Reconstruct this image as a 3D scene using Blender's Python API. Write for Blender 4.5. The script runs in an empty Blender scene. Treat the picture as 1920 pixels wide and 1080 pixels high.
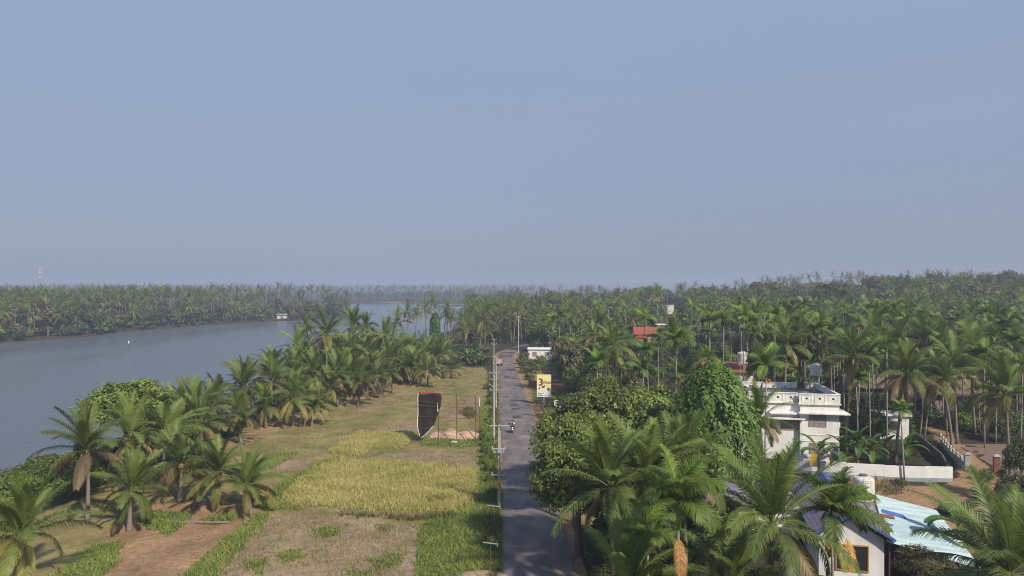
import bpy, math, random
import numpy as np
from mathutils import Vector, Matrix

R = math.radians
random.seed(7)
scene = bpy.context.scene
C = scene.collection

# ------------------------------------------------------------------ camera, sky, sun
CAMZ, F, HOR = 21.0, 1280.0, 535.0
cam_d = bpy.data.cameras.new('camera'); cam = bpy.data.objects.new('camera', cam_d); C.objects.link(cam)
cam_d.lens = 24; cam_d.sensor_width = 36; cam_d.clip_end = 20000; cam_d.clip_start = 0.5
cam.location = (0, 0, CAMZ); cam.rotation_euler = (R(90 - 0.22), 0, 0)
scene.camera = cam

SUN = Vector((0.56, -0.70, 0.76)).normalized()
SUN_EL = math.asin(SUN.z); SUN_AZ = math.atan2(SUN.x, SUN.y)
w = bpy.data.worlds.new('World'); scene.world = w; w.use_nodes = True
nt = w.node_tree; bg = nt.nodes['Background']
sky = nt.nodes.new('ShaderNodeTexSky'); sky.sky_type = 'NISHITA'; sky.sun_disc = False
sky.sun_elevation = SUN_EL; sky.sun_rotation = SUN_AZ
sky.air_density = 1.0; sky.dust_density = 1.0; sky.ozone_density = 2.0; sky.altitude = 20
# hazy tropical air: the clear sky model blended with a blue grey haze gradient by elevation
tcw = nt.nodes.new('ShaderNodeTexCoord'); sx = nt.nodes.new('ShaderNodeSeparateXYZ'); nt.links.new(tcw.outputs['Generated'], sx.inputs[0])
cr = nt.nodes.new('ShaderNodeValToRGB'); e = cr.color_ramp.elements
e[0].position = 0.0; e[0].color = (.175,.205,.285,1); e[1].position = 1.0; e[1].color = (.20,.30,.52,1)
for p_, c_ in ((.05,(.185,.218,.305,1)), (.20,(.222,.268,.372,1)), (.40,(.238,.308,.445,1))):
    q_ = e.new(p_); q_.color = c_
nt.links.new(sx.outputs['Z'], cr.inputs[0])
sc10 = nt.nodes.new('ShaderNodeVectorMath'); sc10.operation = 'SCALE'; sc10.inputs['Scale'].default_value = 10
nt.links.new(cr.outputs[0], sc10.inputs[0])
cn = nt.nodes.new('ShaderNodeTexNoise'); cn.inputs['Scale'].default_value = 1.6; cn.inputs['Detail'].default_value = 4
cmap = nt.nodes.new('ShaderNodeMapping'); cmap.inputs['Scale'].default_value = (1,1,5); nt.links.new(tcw.outputs['Generated'], cmap.inputs[0]); nt.links.new(cmap.outputs[0], cn.inputs['Vector'])
cmr = nt.nodes.new('ShaderNodeMapRange'); cmr.inputs[3].default_value = .93; cmr.inputs[4].default_value = 1.07; nt.links.new(cn.outputs[0], cmr.inputs[0])
cs = nt.nodes.new('ShaderNodeVectorMath'); cs.operation = 'SCALE'; nt.links.new(sc10.outputs[0], cs.inputs[0]); nt.links.new(cmr.outputs[0], cs.inputs['Scale'])
smx = nt.nodes.new('ShaderNodeMix'); smx.data_type = 'RGBA'; smx.inputs['Factor'].default_value = .86
nt.links.new(sky.outputs[0], smx.inputs['A']); nt.links.new(cs.outputs[0], smx.inputs['B']); nt.links.new(smx.outputs['Result'], bg.inputs[0])
bg.inputs[1].default_value = 0.1

sd = bpy.data.lights.new('sun', 'SUN'); so = bpy.data.objects.new('sun', sd); C.objects.link(so)
sd.energy = 4.2; sd.angle = R(2.2); sd.color = (1.0, 0.91, 0.76)
so.rotation_euler = SUN.to_track_quat('Z', 'Y').to_euler()
scene.view_settings.view_transform = 'Standard'; scene.view_settings.look = 'None'
scene.view_settings.exposure = 0.42; scene.view_settings.gamma = 1.0
scene.cycles.use_denoising = True; scene.cycles.denoising_prefilter = 'NONE'; scene.cycles.denoising_input_passes = 'RGB_ALBEDO_NORMAL'; scene.cycles.filter_width = 1.1
scene.cycles.max_bounces = 6; scene.cycles.diffuse_bounces = 4; scene.cycles.volume_bounces = 1
scene.cycles.transparent_max_bounces = 8

# ------------------------------------------------------------------ helpers
def P(px, py, D):
    return Vector(((px - 960) / F * D, D, CAMZ - (py - HOR) / F * D))
def G(px, py, z=0.0):
    D = (CAMZ - z) * F / (py - HOR)
    return ((px - 960) / F * D, D)
def sstep(a, b, x):
    t = np.clip((x - a) / (b - a), 0, 1); return t * t * (3 - 2 * t)

def tag(o, label=None, cat=None, group=None, kind=None):
    if label: o['label'] = label
    if cat: o['category'] = cat
    if group: o['group'] = group
    if kind: o['kind'] = kind
    return o
def empty(name, loc, rz=0, label=None, cat=None, group=None):
    o = bpy.data.objects.new(name, None); C.objects.link(o)
    o.location = loc; o.rotation_euler = (0, 0, rz); o.empty_display_size = 0.3
    return tag(o, label, cat, group)
def link(name, me, parent=None, loc=None, rz=0, scale=None):
    o = bpy.data.objects.new(name, me); C.objects.link(o)
    if parent: o.parent = parent
    if loc is not None: o.location = loc
    if rz: o.rotation_euler = (0, 0, rz)
    if scale is not None: o.scale = scale if hasattr(scale, '__len__') else (scale,) * 3
    return o

class MB:
    def __init__(s): s.v = []; s.f = []; s.m = []
    def add(s, vs, fs, mi=0):
        b = len(s.v); s.v += [tuple(v) for v in vs]
        for f in fs: s.f.append([b + i for i in f]); s.m.append(mi)
        return s
    def box(s, c, d, rz=0, mi=0, rx=0, ry=0):
        M = Matrix.Rotation(rz, 3, 'Z') @ Matrix.Rotation(ry, 3, 'Y') @ Matrix.Rotation(rx, 3, 'X')
        c = Vector(c); vs = []
        for x in (-.5, .5):
            for y in (-.5, .5):
                for z in (-.5, .5): vs.append(c + M @ Vector((x * d[0], y * d[1], z * d[2])))
        return s.add(vs, [(0,1,3,2),(4,6,7,5),(0,4,5,1),(2,3,7,6),(0,2,6,4),(1,5,7,3)], mi)
    def bx(s, x0, x1, y0, y1, z0, z1, mi=0):
        return s.box(((x0+x1)/2,(y0+y1)/2,(z0+z1)/2), (x1-x0,y1-y0,z1-z0), 0, mi)
    def tube(s, pts, rad, n=6, mi=0, cap=True):
        pts = [Vector(p) for p in pts]
        if not hasattr(rad, '__len__'): rad = [rad] * len(pts)
        vs = []; fs = []
        for i, p in enumerate(pts):
            t = (pts[min(i+1, len(pts)-1)] - pts[max(i-1, 0)]).normalized()
            a = Vector((1, 0, 0)) if abs(t.x) < .8 else Vector((0, 1, 0))
            u = t.cross(a).normalized(); v = t.cross(u)
            for k in range(n):
                q = 2 * math.pi * k / n
                vs.append(p + (u * math.cos(q) + v * math.sin(q)) * rad[i])
        for i in range(len(pts) - 1):
            for k in range(n):
                fs.append((i*n+k, (i+1)*n+k, (i+1)*n+(k+1) % n, i*n+(k+1) % n))
        if cap: fs.append(tuple(range(n))); fs.append(tuple((len(pts)-1)*n + k for k in reversed(range(n))))
        return s.add(vs, fs, mi)
    def lathe(s, prof, n=16, c=(0,0,0), mi=0):
        c = Vector(c); vs = []; fs = []
        for r, z in prof:
            for k in range(n):
                q = 2 * math.pi * k / n; vs.append(c + Vector((r*math.cos(q), r*math.sin(q), z)))
        for i in range(len(prof)-1):
            for k in range(n): fs.append((i*n+k, i*n+(k+1)%n, (i+1)*n+(k+1)%n, (i+1)*n+k))
        fs.append(tuple(reversed(range(n)))); fs.append(tuple((len(prof)-1)*n+k for k in range(n)))
        return s.add(vs, fs, mi)
    def ball(s, c, r, mi=0, n=8, m=6):
        if not hasattr(r, '__len__'): r = (r, r, r)
        vs = [(c[0], c[1], c[2]-r[2])]; fs = []
        for i in range(1, m):
            a = -math.pi/2 + math.pi*i/m
            for k in range(n):
                q = 2*math.pi*k/n
                vs.append((c[0]+r[0]*math.cos(a)*math.cos(q), c[1]+r[1]*math.cos(a)*math.sin(q), c[2]+r[2]*math.sin(a)))
        vs.append((c[0], c[1], c[2]+r[2])); top = len(vs)-1
        for k in range(n):
            fs.append((0, 1+(k+1)%n, 1+k)); fs.append((top, 1+(m-2)*n+k, 1+(m-2)*n+(k+1)%n))
        for i in range(m-2):
            for k in range(n): fs.append((1+i*n+k, 1+i*n+(k+1)%n, 1+(i+1)*n+(k+1)%n, 1+(i+1)*n+k))
        return s.add(vs, fs, mi)
    def mesh(s, name, mats, smooth=False):
        me = bpy.data.meshes.new(name); me.from_pydata(s.v, [], s.f)
        for m in (mats if isinstance(mats, (list, tuple)) else [mats]): me.materials.append(m)
        me.polygons.foreach_set('material_index', s.m)
        if smooth: me.polygons.foreach_set('use_smooth', [True]*len(s.f))
        me.update(); return me
    def build(s, name, mats, parent=None, loc=None, rz=0, smooth=False):
        return link(name, s.mesh(name, mats, smooth), parent, loc, rz)

class LB:
    """leaf collector: numpy vertices, quads, tris and a colour per vertex"""
    def __init__(s): s.V = []; s.Q = []; s.T = []; s.K = []; s.n = 0
    def add(s, V, K, quads=None, tris=None):
        V = np.asarray(V, float).reshape(-1, 3); K = np.broadcast_to(np.asarray(K, float), (len(V), 3))
        if quads is not None and len(quads): s.Q.append(np.asarray(quads) + s.n)
        if tris is not None and len(tris): s.T.append(np.asarray(tris) + s.n)
        s.V.append(V); s.K.append(K); s.n += len(V)
    def arrays(s):
        Q = np.concatenate(s.Q) if s.Q else np.zeros((0, 4), int)
        T = np.concatenate(s.T) if s.T else np.zeros((0, 3), int)
        return np.concatenate(s.V), Q, T, np.concatenate(s.K)
    def mesh(s, name, mats): return np_mesh(name, *s.arrays(), mats)

def np_mesh(name, V, Q, T, K, mats, extra=None):
    me = bpy.data.meshes.new(name)
    me.vertices.add(len(V)); me.vertices.foreach_set('co', np.ascontiguousarray(V, np.float32).ravel())
    nl = len(Q)*4 + len(T)*3
    me.loops.add(nl); me.loops.foreach_set('vertex_index', np.concatenate([Q.ravel(), T.ravel()]).astype(np.int32))
    me.polygons.add(len(Q)+len(T))
    me.polygons.foreach_set('loop_start', np.concatenate([np.arange(len(Q))*4, len(Q)*4 + np.arange(len(T))*3]).astype(np.int32))
    me.update(calc_edges=True)
    a = me.attributes.new('Col', 'FLOAT_COLOR', 'POINT')
    a.data.foreach_set('color', np.concatenate([K, np.ones((len(K), 1))], 1).astype(np.float32).ravel())
    for nm, X in (extra or {}).items():
        a = me.attributes.new(nm, 'FLOAT_COLOR', 'POINT'); a.data.foreach_set('color', X.astype(np.float32).ravel())
    for m in (mats if isinstance(mats, (list, tuple)) else [mats]): me.materials.append(m)
    me.validate(); return me

# ------------------------------------------------------------------ materials
def newmat(name):
    m = bpy.data.materials.new(name); m.use_nodes = True
    return m, m.node_tree, m.node_tree.nodes['Principled BSDF']
def mat(name, col, rough=.75, var=.18, scale=2.5, metal=0.0, bump=0.0, col2=None, streak=None, spec=.3):
    m, t, b = newmat(name)
    tc = t.nodes.new('ShaderNodeTexCoord'); mp = t.nodes.new('ShaderNodeMapping')
    if streak: mp.inputs['Scale'].default_value = streak
    no = t.nodes.new('ShaderNodeTexNoise'); no.inputs['Scale'].default_value = scale; no.inputs['Detail'].default_value = 6
    no.inputs['Roughness'].default_value = .65
    rp = t.nodes.new('ShaderNodeValToRGB')
    c2 = col2 or tuple(c*(1-var) for c in col); c1 = tuple(min(1, c*(1+var*.5)) for c in col)
    rp.color_ramp.elements[0].position = .32; rp.color_ramp.elements[1].position = .62
    rp.color_ramp.elements[0].color = (*c2, 1); rp.color_ramp.elements[1].color = (*c1, 1)
    L = t.links.new
    L(tc.outputs['Object'], mp.inputs[0]); L(mp.outputs[0], no.inputs['Vector']); L(no.outputs[0], rp.inputs[0]); L(rp.outputs[0], b.inputs['Base Color'])
    b.inputs['Roughness'].default_value = rough; b.inputs['Metallic'].default_value = metal
    b.inputs['Specular IOR Level'].default_value = spec
    if bump:
        bp = t.nodes.new('ShaderNodeBump'); bp.inputs['Strength'].default_value = bump; bp.inputs['Distance'].default_value = .05
        L(no.outputs[0], bp.inputs['Height']); L(bp.outputs[0], b.inputs['Normal'])
    return m
def leafmat(name, trans=.25, gain=1.0, rough=.5, spread=.22):
    m, t, b = newmat(name); L = t.links.new
    at = t.nodes.new('ShaderNodeAttribute'); at.attribute_name = 'Col'
    oi = t.nodes.new('ShaderNodeObjectInfo')
    mr = t.nodes.new('ShaderNodeMapRange'); mr.inputs[3].default_value = gain*(1-spread); mr.inputs[4].default_value = gain*(1+spread)
    L(oi.outputs['Random'], mr.inputs[0])
    mu = t.nodes.new('ShaderNodeVectorMath'); mu.operation = 'SCALE'
    L(at.outputs['Color'], mu.inputs[0]); L(mr.outputs[0], mu.inputs['Scale'])
    L(mu.outputs[0], b.inputs['Base Color']); b.inputs['Roughness'].default_value = rough
    b.inputs['Specular IOR Level'].default_value = .35
    tr = t.nodes.new('ShaderNodeBsdfTranslucent'); L(mu.outputs[0], tr.inputs['Color'])
    mx = t.nodes.new('ShaderNodeMixShader'); mx.inputs[0].default_value = trans
    L(b.outputs[0], mx.inputs[1]); L(tr.outputs[0], mx.inputs[2]); L(mx.outputs[0], t.nodes['Material Output'].inputs['Surface'])
    return m

M = {}
M['leaf'] = leafmat('palm_leaf', .36, .88); M['broad'] = leafmat('broad_leaf', .32, .88); M['grass'] = leafmat('grass_blade', .25)
M['ctrunk'] = mat('coconut_bark', (.20,.165,.135), .9, .35, 6, streak=(1,1,5), bump=.5)
M['atrunk'] = mat('areca_bark', (.27,.26,.215), .8, .35, 5, streak=(1,1,6))
M['bark'] = mat('tree_bark', (.13,.10,.075), .9, .35, 5, bump=.5)
M['shaft'] = mat('areca_shaft', (.14,.22,.05), .5, .2, 4)
M['nut'] = mat('coconut_husk', (.42,.24,.05), .5, .4, 6, col2=(.25,.2,.04))
M['areca_nut'] = mat('areca_nut', (.60,.24,.03), .5, .3, 8)
M['white'] = mat('white_paint', (.70,.69,.67), .7, .10, 1.2)
M['whitewall'] = mat('weathered_white_paint', (.72,.71,.69), .75, .1, .7, col2=(.58,.57,.54), streak=(1,1,.25))
M['parapet'] = mat('stained_parapet_paint', (.76,.74,.70), .8, .2, 1.6, col2=(.50,.47,.43), streak=(1,1,.6))
M['slab'] = mat('stained_concrete', (.30,.28,.26), .9, .3, 1.5, col2=(.09,.085,.08))
M['darkslab'] = mat('dark_roof_concrete', (.14,.135,.135), .9, .3, .8, col2=(.06,.058,.06))
M['dullwhite'] = mat('dull_weathered_white', (.46,.45,.42), .9, .3, 2, col2=(.26,.25,.22))
M['mossy'] = mat('mossy_dark_wall', (.10,.095,.08), .95, .4, 1.5, col2=(.04,.045,.03))
M['grey'] = mat('grey_plaster', (.28,.29,.31), .85, .2, 1.0)
M['wood'] = mat('window_wood', (.42,.22,.10), .55, .25, 6)
M['glass'] = mat('window_glass', (.24,.25,.26), .15, .3, 3, spec=.6)
M['dark'] = mat('dark_interior', (.02,.02,.022), .9, .2, 3)
M['rust'] = mat('rusty_steel', (.13,.07,.045), .8, .35, 8)
M['steel'] = mat('galvanised_steel', (.45,.45,.45), .5, .15, 5, metal=.3)
M['concrete'] = mat('pole_concrete', (.42,.40,.36), .85, .18, 4)
M['black'] = mat('black_cloth', (.030,.022,.022), .55, .4, 3, bump=.3)
M['rubber'] = mat('black_rubber', (.02,.02,.02), .7, .2, 5)
M['blackpaint'] = mat('black_paint', (.02,.02,.022), .35, .2, 5)
M['tank'] = mat('dirty_white_plastic', (.66,.63,.57), .55, .2, 2, col2=(.36,.32,.26), streak=(3,3,.4))
M['bluetank'] = mat('blue_plastic', (.12,.30,.62), .5, .2, 2)
M['laterite'] = mat('laterite_wall', (.26,.10,.065), .95, .4, 3, col2=(.12,.05,.035), bump=.4)
M['redroof'] = mat('red_roof_tile', (.31,.075,.045), .7, .25, 3, streak=(1,5,1))
M['terra'] = mat('terracotta_tile', (.27,.085,.055), .85, .35, 4, streak=(1,5,1))
M['brown'] = mat('brown_tile_roof', (.17,.115,.09), .9, .35, 3)
M['pink'] = mat('pink_plaster', (.52,.28,.22), .85, .2, 2)
M['yellow'] = mat('sign_yellow', (.80,.66,.24), .5, .08, 1.5, col2=(.80,.70,.36))
M['signwhite'] = mat('sign_white', (.80,.80,.80), .5, .05, 2)
M['ink'] = mat('sign_maroon_ink', (.10,.012,.03), .5, .1, 3)
M['blueink'] = mat('sign_blue_ink', (.02,.04,.35), .5, .2, 3)
M['orange'] = mat('orange_band', (.85,.19,.02), .6, .1, 3)
M['red'] = mat('van_red_paint', (.42,.03,.05), .3, .1, 3, spec=.5)
M['windscreen'] = mat('windscreen_glass', (.55,.57,.60), .12, .1, 2, spec=.6)
M['shirt'] = mat('white_shirt', (.78,.77,.76), .85, .1, 5)
M['trouser'] = mat('dark_trouser', (.025,.024,.028), .9, .2, 5)
M['skin'] = mat('skin', (.30,.17,.11), .6, .1, 5)
M['redstrip'] = mat('red_cloth', (.50,.04,.04), .8, .2, 5)
M['bananatrunk'] = mat('banana_stem', (.22,.22,.08), .7, .3, 3, col2=(.14,.10,.05))

# blue purple concrete roof tiles
def tilemat():
    m, t, b = newmat('blue_roof_tile'); L = t.links.new
    tc = t.nodes.new('ShaderNodeTexCoord'); br = t.nodes.new('ShaderNodeTexBrick')
    br.inputs['Scale'].default_value = 1.0; br.inputs['Brick Width'].default_value = .30; br.inputs['Row Height'].default_value = .36
    br.inputs['Mortar Size'].default_value = .022; br.inputs['Mortar'].default_value = (.07,.06,.16,1)
    br.inputs['Color1'].default_value = (.29,.22,.24,1); br.inputs['Color2'].default_value = (.20,.16,.22,1)
    no = t.nodes.new('ShaderNodeTexNoise'); no.inputs['Scale'].default_value = 1.3; no.inputs['Detail'].default_value = 5
    rp = t.nodes.new('ShaderNodeValToRGB'); rp.color_ramp.elements[0].position = .56; rp.color_ramp.elements[1].position = .78
    mx = t.nodes.new('ShaderNodeMix'); mx.data_type = 'RGBA'
    mx.inputs['B'].default_value = (.08,.11,.36,1)
    L(tc.outputs['UV'], br.inputs['Vector']); L(tc.outputs['Object'], no.inputs['Vector']); L(no.outputs[0], rp.inputs[0])
    L(rp.outputs[0], mx.inputs['Factor']); L(br.outputs['Color'], mx.inputs['A']); L(mx.outputs['Result'], b.inputs['Base Color'])
    bp = t.nodes.new('ShaderNodeBump'); bp.inputs['Distance'].default_value = .05; bp.inputs['Strength'].default_value = .8; bp.invert = True
    L(br.outputs['Fac'], bp.inputs['Height']); L(bp.outputs[0], b.inputs['Normal'])
    b.inputs['Roughness'].default_value = .6
    return m
M['bluetile'] = tilemat()
M['blueridge'] = mat('blue_ridge_tile', (.07,.11,.38), .6, .4, 5)
M['sheet'] = mat('pale_blue_sheet', (.44,.53,.53), .65, .2, .9, col2=(.27,.37,.40), streak=(.35,2.2,1))
M['sheetblue'] = mat('blue_sheet_patch', (.07,.15,.36), .6, .3, 2)

# ------------------------------------------------------------------ terrain
NEAR_BANK = [(-200,-64),(0,-62),(60,-60),(78,-57),(95,-48),(113,-43),(180,-44),(225,-43),(265,-38),(330,-29),(384,-27),(520,-31),(640,-34),(720,-36),(790,-20)]
LANDFAR = [(-9000,-400),(-225,-400),(-218,0),(-197,262),(-183,288),(-184,327),(-168,384),(-143,423),(-116,452),(-109,464),(-113,480),(-127,530),(-160,660),(-212,815),(-230,850),(-9000,850)]
RIVER = [(-225,-400),(-218,0),(-197,262),(-183,288),(-184,327),(-168,384),(-143,423),(-116,452),(-109,464),(-113,480),(-127,530),(-160,660),(-205,815),(-188,828),(-120,832),(-60,826),(-20,822)] + [(x,y) for y, x in reversed(NEAR_BANK)]
CHANNEL = [(-205,872),(-120,905),(-40,892),(25,885),(60,900),(-30,930),(-140,945),(-260,925),(-330,880)]
def polyd(poly, X, Y):
    """signed distance, positive inside"""
    n = len(poly); d = np.full(X.shape, 1e9); ins = np.zeros(X.shape, bool)
    for i in range(n):
        ax, ay = poly[i]; bx, by = poly[(i+1) % n]; ex, ey = bx-ax, by-ay
        t = np.clip(((X-ax)*ex + (Y-ay)*ey) / (ex*ex+ey*ey+1e-12), 0, 1)
        d = np.minimum(d, np.hypot(X-ax-t*ex, Y-ay-t*ey))
        if ay != by: ins ^= ((ay > Y) != (by > Y)) & (X < ex*(Y-ay)/(by-ay) + ax)
    return np.where(ins, d, -d)
ROAD = [(-40,-.7,4.7),(20,-.7,4.7),(49,-.58,4.6),(64,-.85,4.4),(80,-1.15,4.2),(99,-1.55,3.86),(113,-1.9,3.32),(131,-2.35,2.6),(153,-3.1,1.75),(173,-3.8,.85),(187,-4.2,.35),(202,-4.5,.45),(211,-4.2,1.0),(220,-2.2,2.2),(230,.36,4.4),(240,4.0,8.5),(252,10,15),(265,20,25)]
_ry = [r[0] for r in ROAD]
def road_edges(y): return np.interp(y, _ry, [r[1] for r in ROAD]), np.interp(y, _ry, [r[2] for r in ROAD])
def vn(x, y, s):
    return np.sin(x*s*1.3+1.7*np.sin(y*s*.9))*np.cos(y*s*1.1+1.3*np.sin(x*s*.7))
def land_h(X, Y):
    X = np.asarray(X, float); Y = np.asarray(Y, float)
    h = 11.5*sstep(20, 300, X)*sstep(110, 330, Y)*(1-.9*sstep(500, 900, Y))
    h = h + 2*sstep(900, 1500, Y)
    l, r = road_edges(Y)
    off = sstep(1.0, 6.0, np.maximum(l-X, X-r))
    return h + off*(.10*vn(X, Y, .55) + .05*vn(X+9, Y-4, 1.9))
def ground_h(X, Y):
    X = np.asarray(X, float); Y = np.asarray(Y, float)
    d = np.maximum(polyd(RIVER, X, Y), polyd(CHANNEL, X, Y))
    d = d + .8*vn(X, Y, .35)*(np.abs(d) < 10)
    k = sstep(-2.4, 2.0, d)
    return land_h(X, Y)*(1-k) - 3.2*k
def gh(x, y): return float(ground_h(np.array([x]), np.array([y]))[0])

def axis(lo, hi, fine_lo, fine_hi, fine, grow):
    a = list(np.arange(fine_lo, fine_hi, fine))
    x = fine_hi; st = fine
    while x < hi: a.append(x); st = min(st*(1+grow), max(fine, (hi-lo)/30)); x += st
    a.append(hi)
    x = fine_lo; st = fine; b = []
    while True:
        st = st*(1+grow); x -= st
        if x < lo: break
        b.append(x)
    b.append(lo)
    return np.array(sorted(set(b)) + a)
gx = axis(-7000, 7000, -66, 12, .42, .022)
gy = axis(-300, 9000, 42, 122, .42, .018)
X, Y = np.meshgrid(gx, gy); Xf, Yf = X.ravel(), Y.ravel()
Z = ground_h(Xf, Yf)
ix = np.arange(len(gx)-1); iy = np.arange(len(gy)-1)
A = (iy[:, None]*len(gx) + ix[None, :]).ravel()
Q = np.stack([A, A+1, A+1+len(gx), A+len(gx)], 1)

def GP(pts): return [G(x, y) for x, y in pts]
PADDY1 = GP([(526,938),(560,902),(610,872),(635,863),(691,865),(758,869),(849,876),(894,888),(894,935),(849,963),(772,960),(716,958),(647,955),(563,947)])
PADDY2 = GP([(613,850),(655,824),(674,812),(774,811),(770,824),(756,840),(697,840),(672,856)])
GRASS = [GP(p) for p in (
    [(775,1100),(786,997),(813,974),(880,945),(899,900),(905,850),(900,770),(924,740),(934,836),(945,947),(944,1100)],
    [(478,950),(530,905),(600,872),(640,856),(625,870),(560,908),(530,940),(560,952),(500,960)],
    [(330,1090),(420,1010),(480,965),(505,970),(450,1030),(400,1090)],
    [(250,972),(300,962),(360,964),(350,985),(310,1005),(265,985)],
    [(378,975),(430,960),(450,972),(400,985)],
    [(90,1090),(160,1030),(225,1015),(215,1060),(180,1090)],
    [(480,890),(530,868),(560,850),(500,850),(470,880)],
    [(790,835),(900,838),(895,826),(790,824)],
    [(1020,775),(1090,770),(1090,740),(1040,738)],
    [(1000,735),(1050,733),(1060,750),(1005,752)],
    [(580,996),(630,990),(640,1003),(600,1010)],[(690,1052),(740,1040),(760,1058),(710,1068)],[(520,1040),(560,1030),(575,1050),(530,1058)],[(650,1075),(700,1070),(690,1090)],[(455,1060),(500,1050),(490,1085)],[(700,990),(735,986),(730,1000)])]
STUB = [GP(p) for p in (
    [(505,968),(560,962),(640,966),(780,985),(782,1100),(395,1100),(450,1030)],
    [(497,868),(540,858),(582,864),(575,880),(520,882)],
    [(690,812),(720,795),(800,785),(780,806)],
    [(700,855),(790,845),(880,852),(890,868),(760,866)],
    [(820,758),(900,740),(905,780),(830,790)],
    [(660,770),(760,735),(780,738),(690,775)])]
SOIL = [GP(p) for p in (
    [(120,1100),(230,960),(330,940),(440,940),(490,958),(440,1010),(330,1100)],
    [(420,830),(550,781),(670,744),(770,716),(780,720),(680,750),(560,788),(440,843)],
    [(1640,905),(1700,910),(1760,915),(1800,895),(1790,860),(1760,830),(1735,800),(1770,795),(1800,830),(1840,865),(1880,890),(1880,915),(1830,930),(1770,955),(1700,960),(1640,935)],
    [(1750,985),(1860,940),(1900,960),(1900,1030),(1800,1040)],
    [(1000,745),(1015,755),(1030,790),(1040,830),(1016,830),(1005,780)],
    [(1040,760),(1056,775),(1056,800),(1030,790)],
    [(1585,900),(1650,895),(1700,925),(1640,950),(1600,930)])]
def poly_mask(polys, soft=.5):
    m = np.zeros(Xf.shape)
    for p in polys:
        xs = [q[0] for q in p]; ys = [q[1] for q in p]
        sel = (Xf > min(xs)-2) & (Xf < max(xs)+2) & (Yf > min(ys)-2) & (Yf < max(ys)+2)
        m[sel] = np.maximum(m[sel], sstep(-soft, soft, polyd(p, Xf[sel], Yf[sel])))
    return m
mY = poly_mask([PADDY1, PADDY2], .4); mG = poly_mask(GRASS, 1.0); mS = poly_mask(STUB, .9); mR = poly_mask(SOIL, .9)
rl, rr = road_edges(Yf)
sh = 1 - sstep(.35, 1.3, np.maximum(rl-Xf, Xf-rr)); sh[Yf > 268] = 0
bankd = np.interp(Yf, [p[0] for p in NEAR_BANK], [p[1] for p in NEAR_BANK])
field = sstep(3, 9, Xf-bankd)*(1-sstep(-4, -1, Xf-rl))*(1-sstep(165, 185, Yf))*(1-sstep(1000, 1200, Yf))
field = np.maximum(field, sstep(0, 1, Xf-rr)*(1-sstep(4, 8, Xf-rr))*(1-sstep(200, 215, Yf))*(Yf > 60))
hz = sstep(60, 20, np.hypot(Xf+150, (Yf-860)*1.2))  # bare islet sand
mask1 = np.stack([mY, mG, mS, np.maximum(mR, np.maximum(sh, .55*hz))], 1)
mask2 = np.stack([field, sstep(.4, -.6, Z)*(Z > -9), sh, np.ones_like(Z)], 1)

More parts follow.
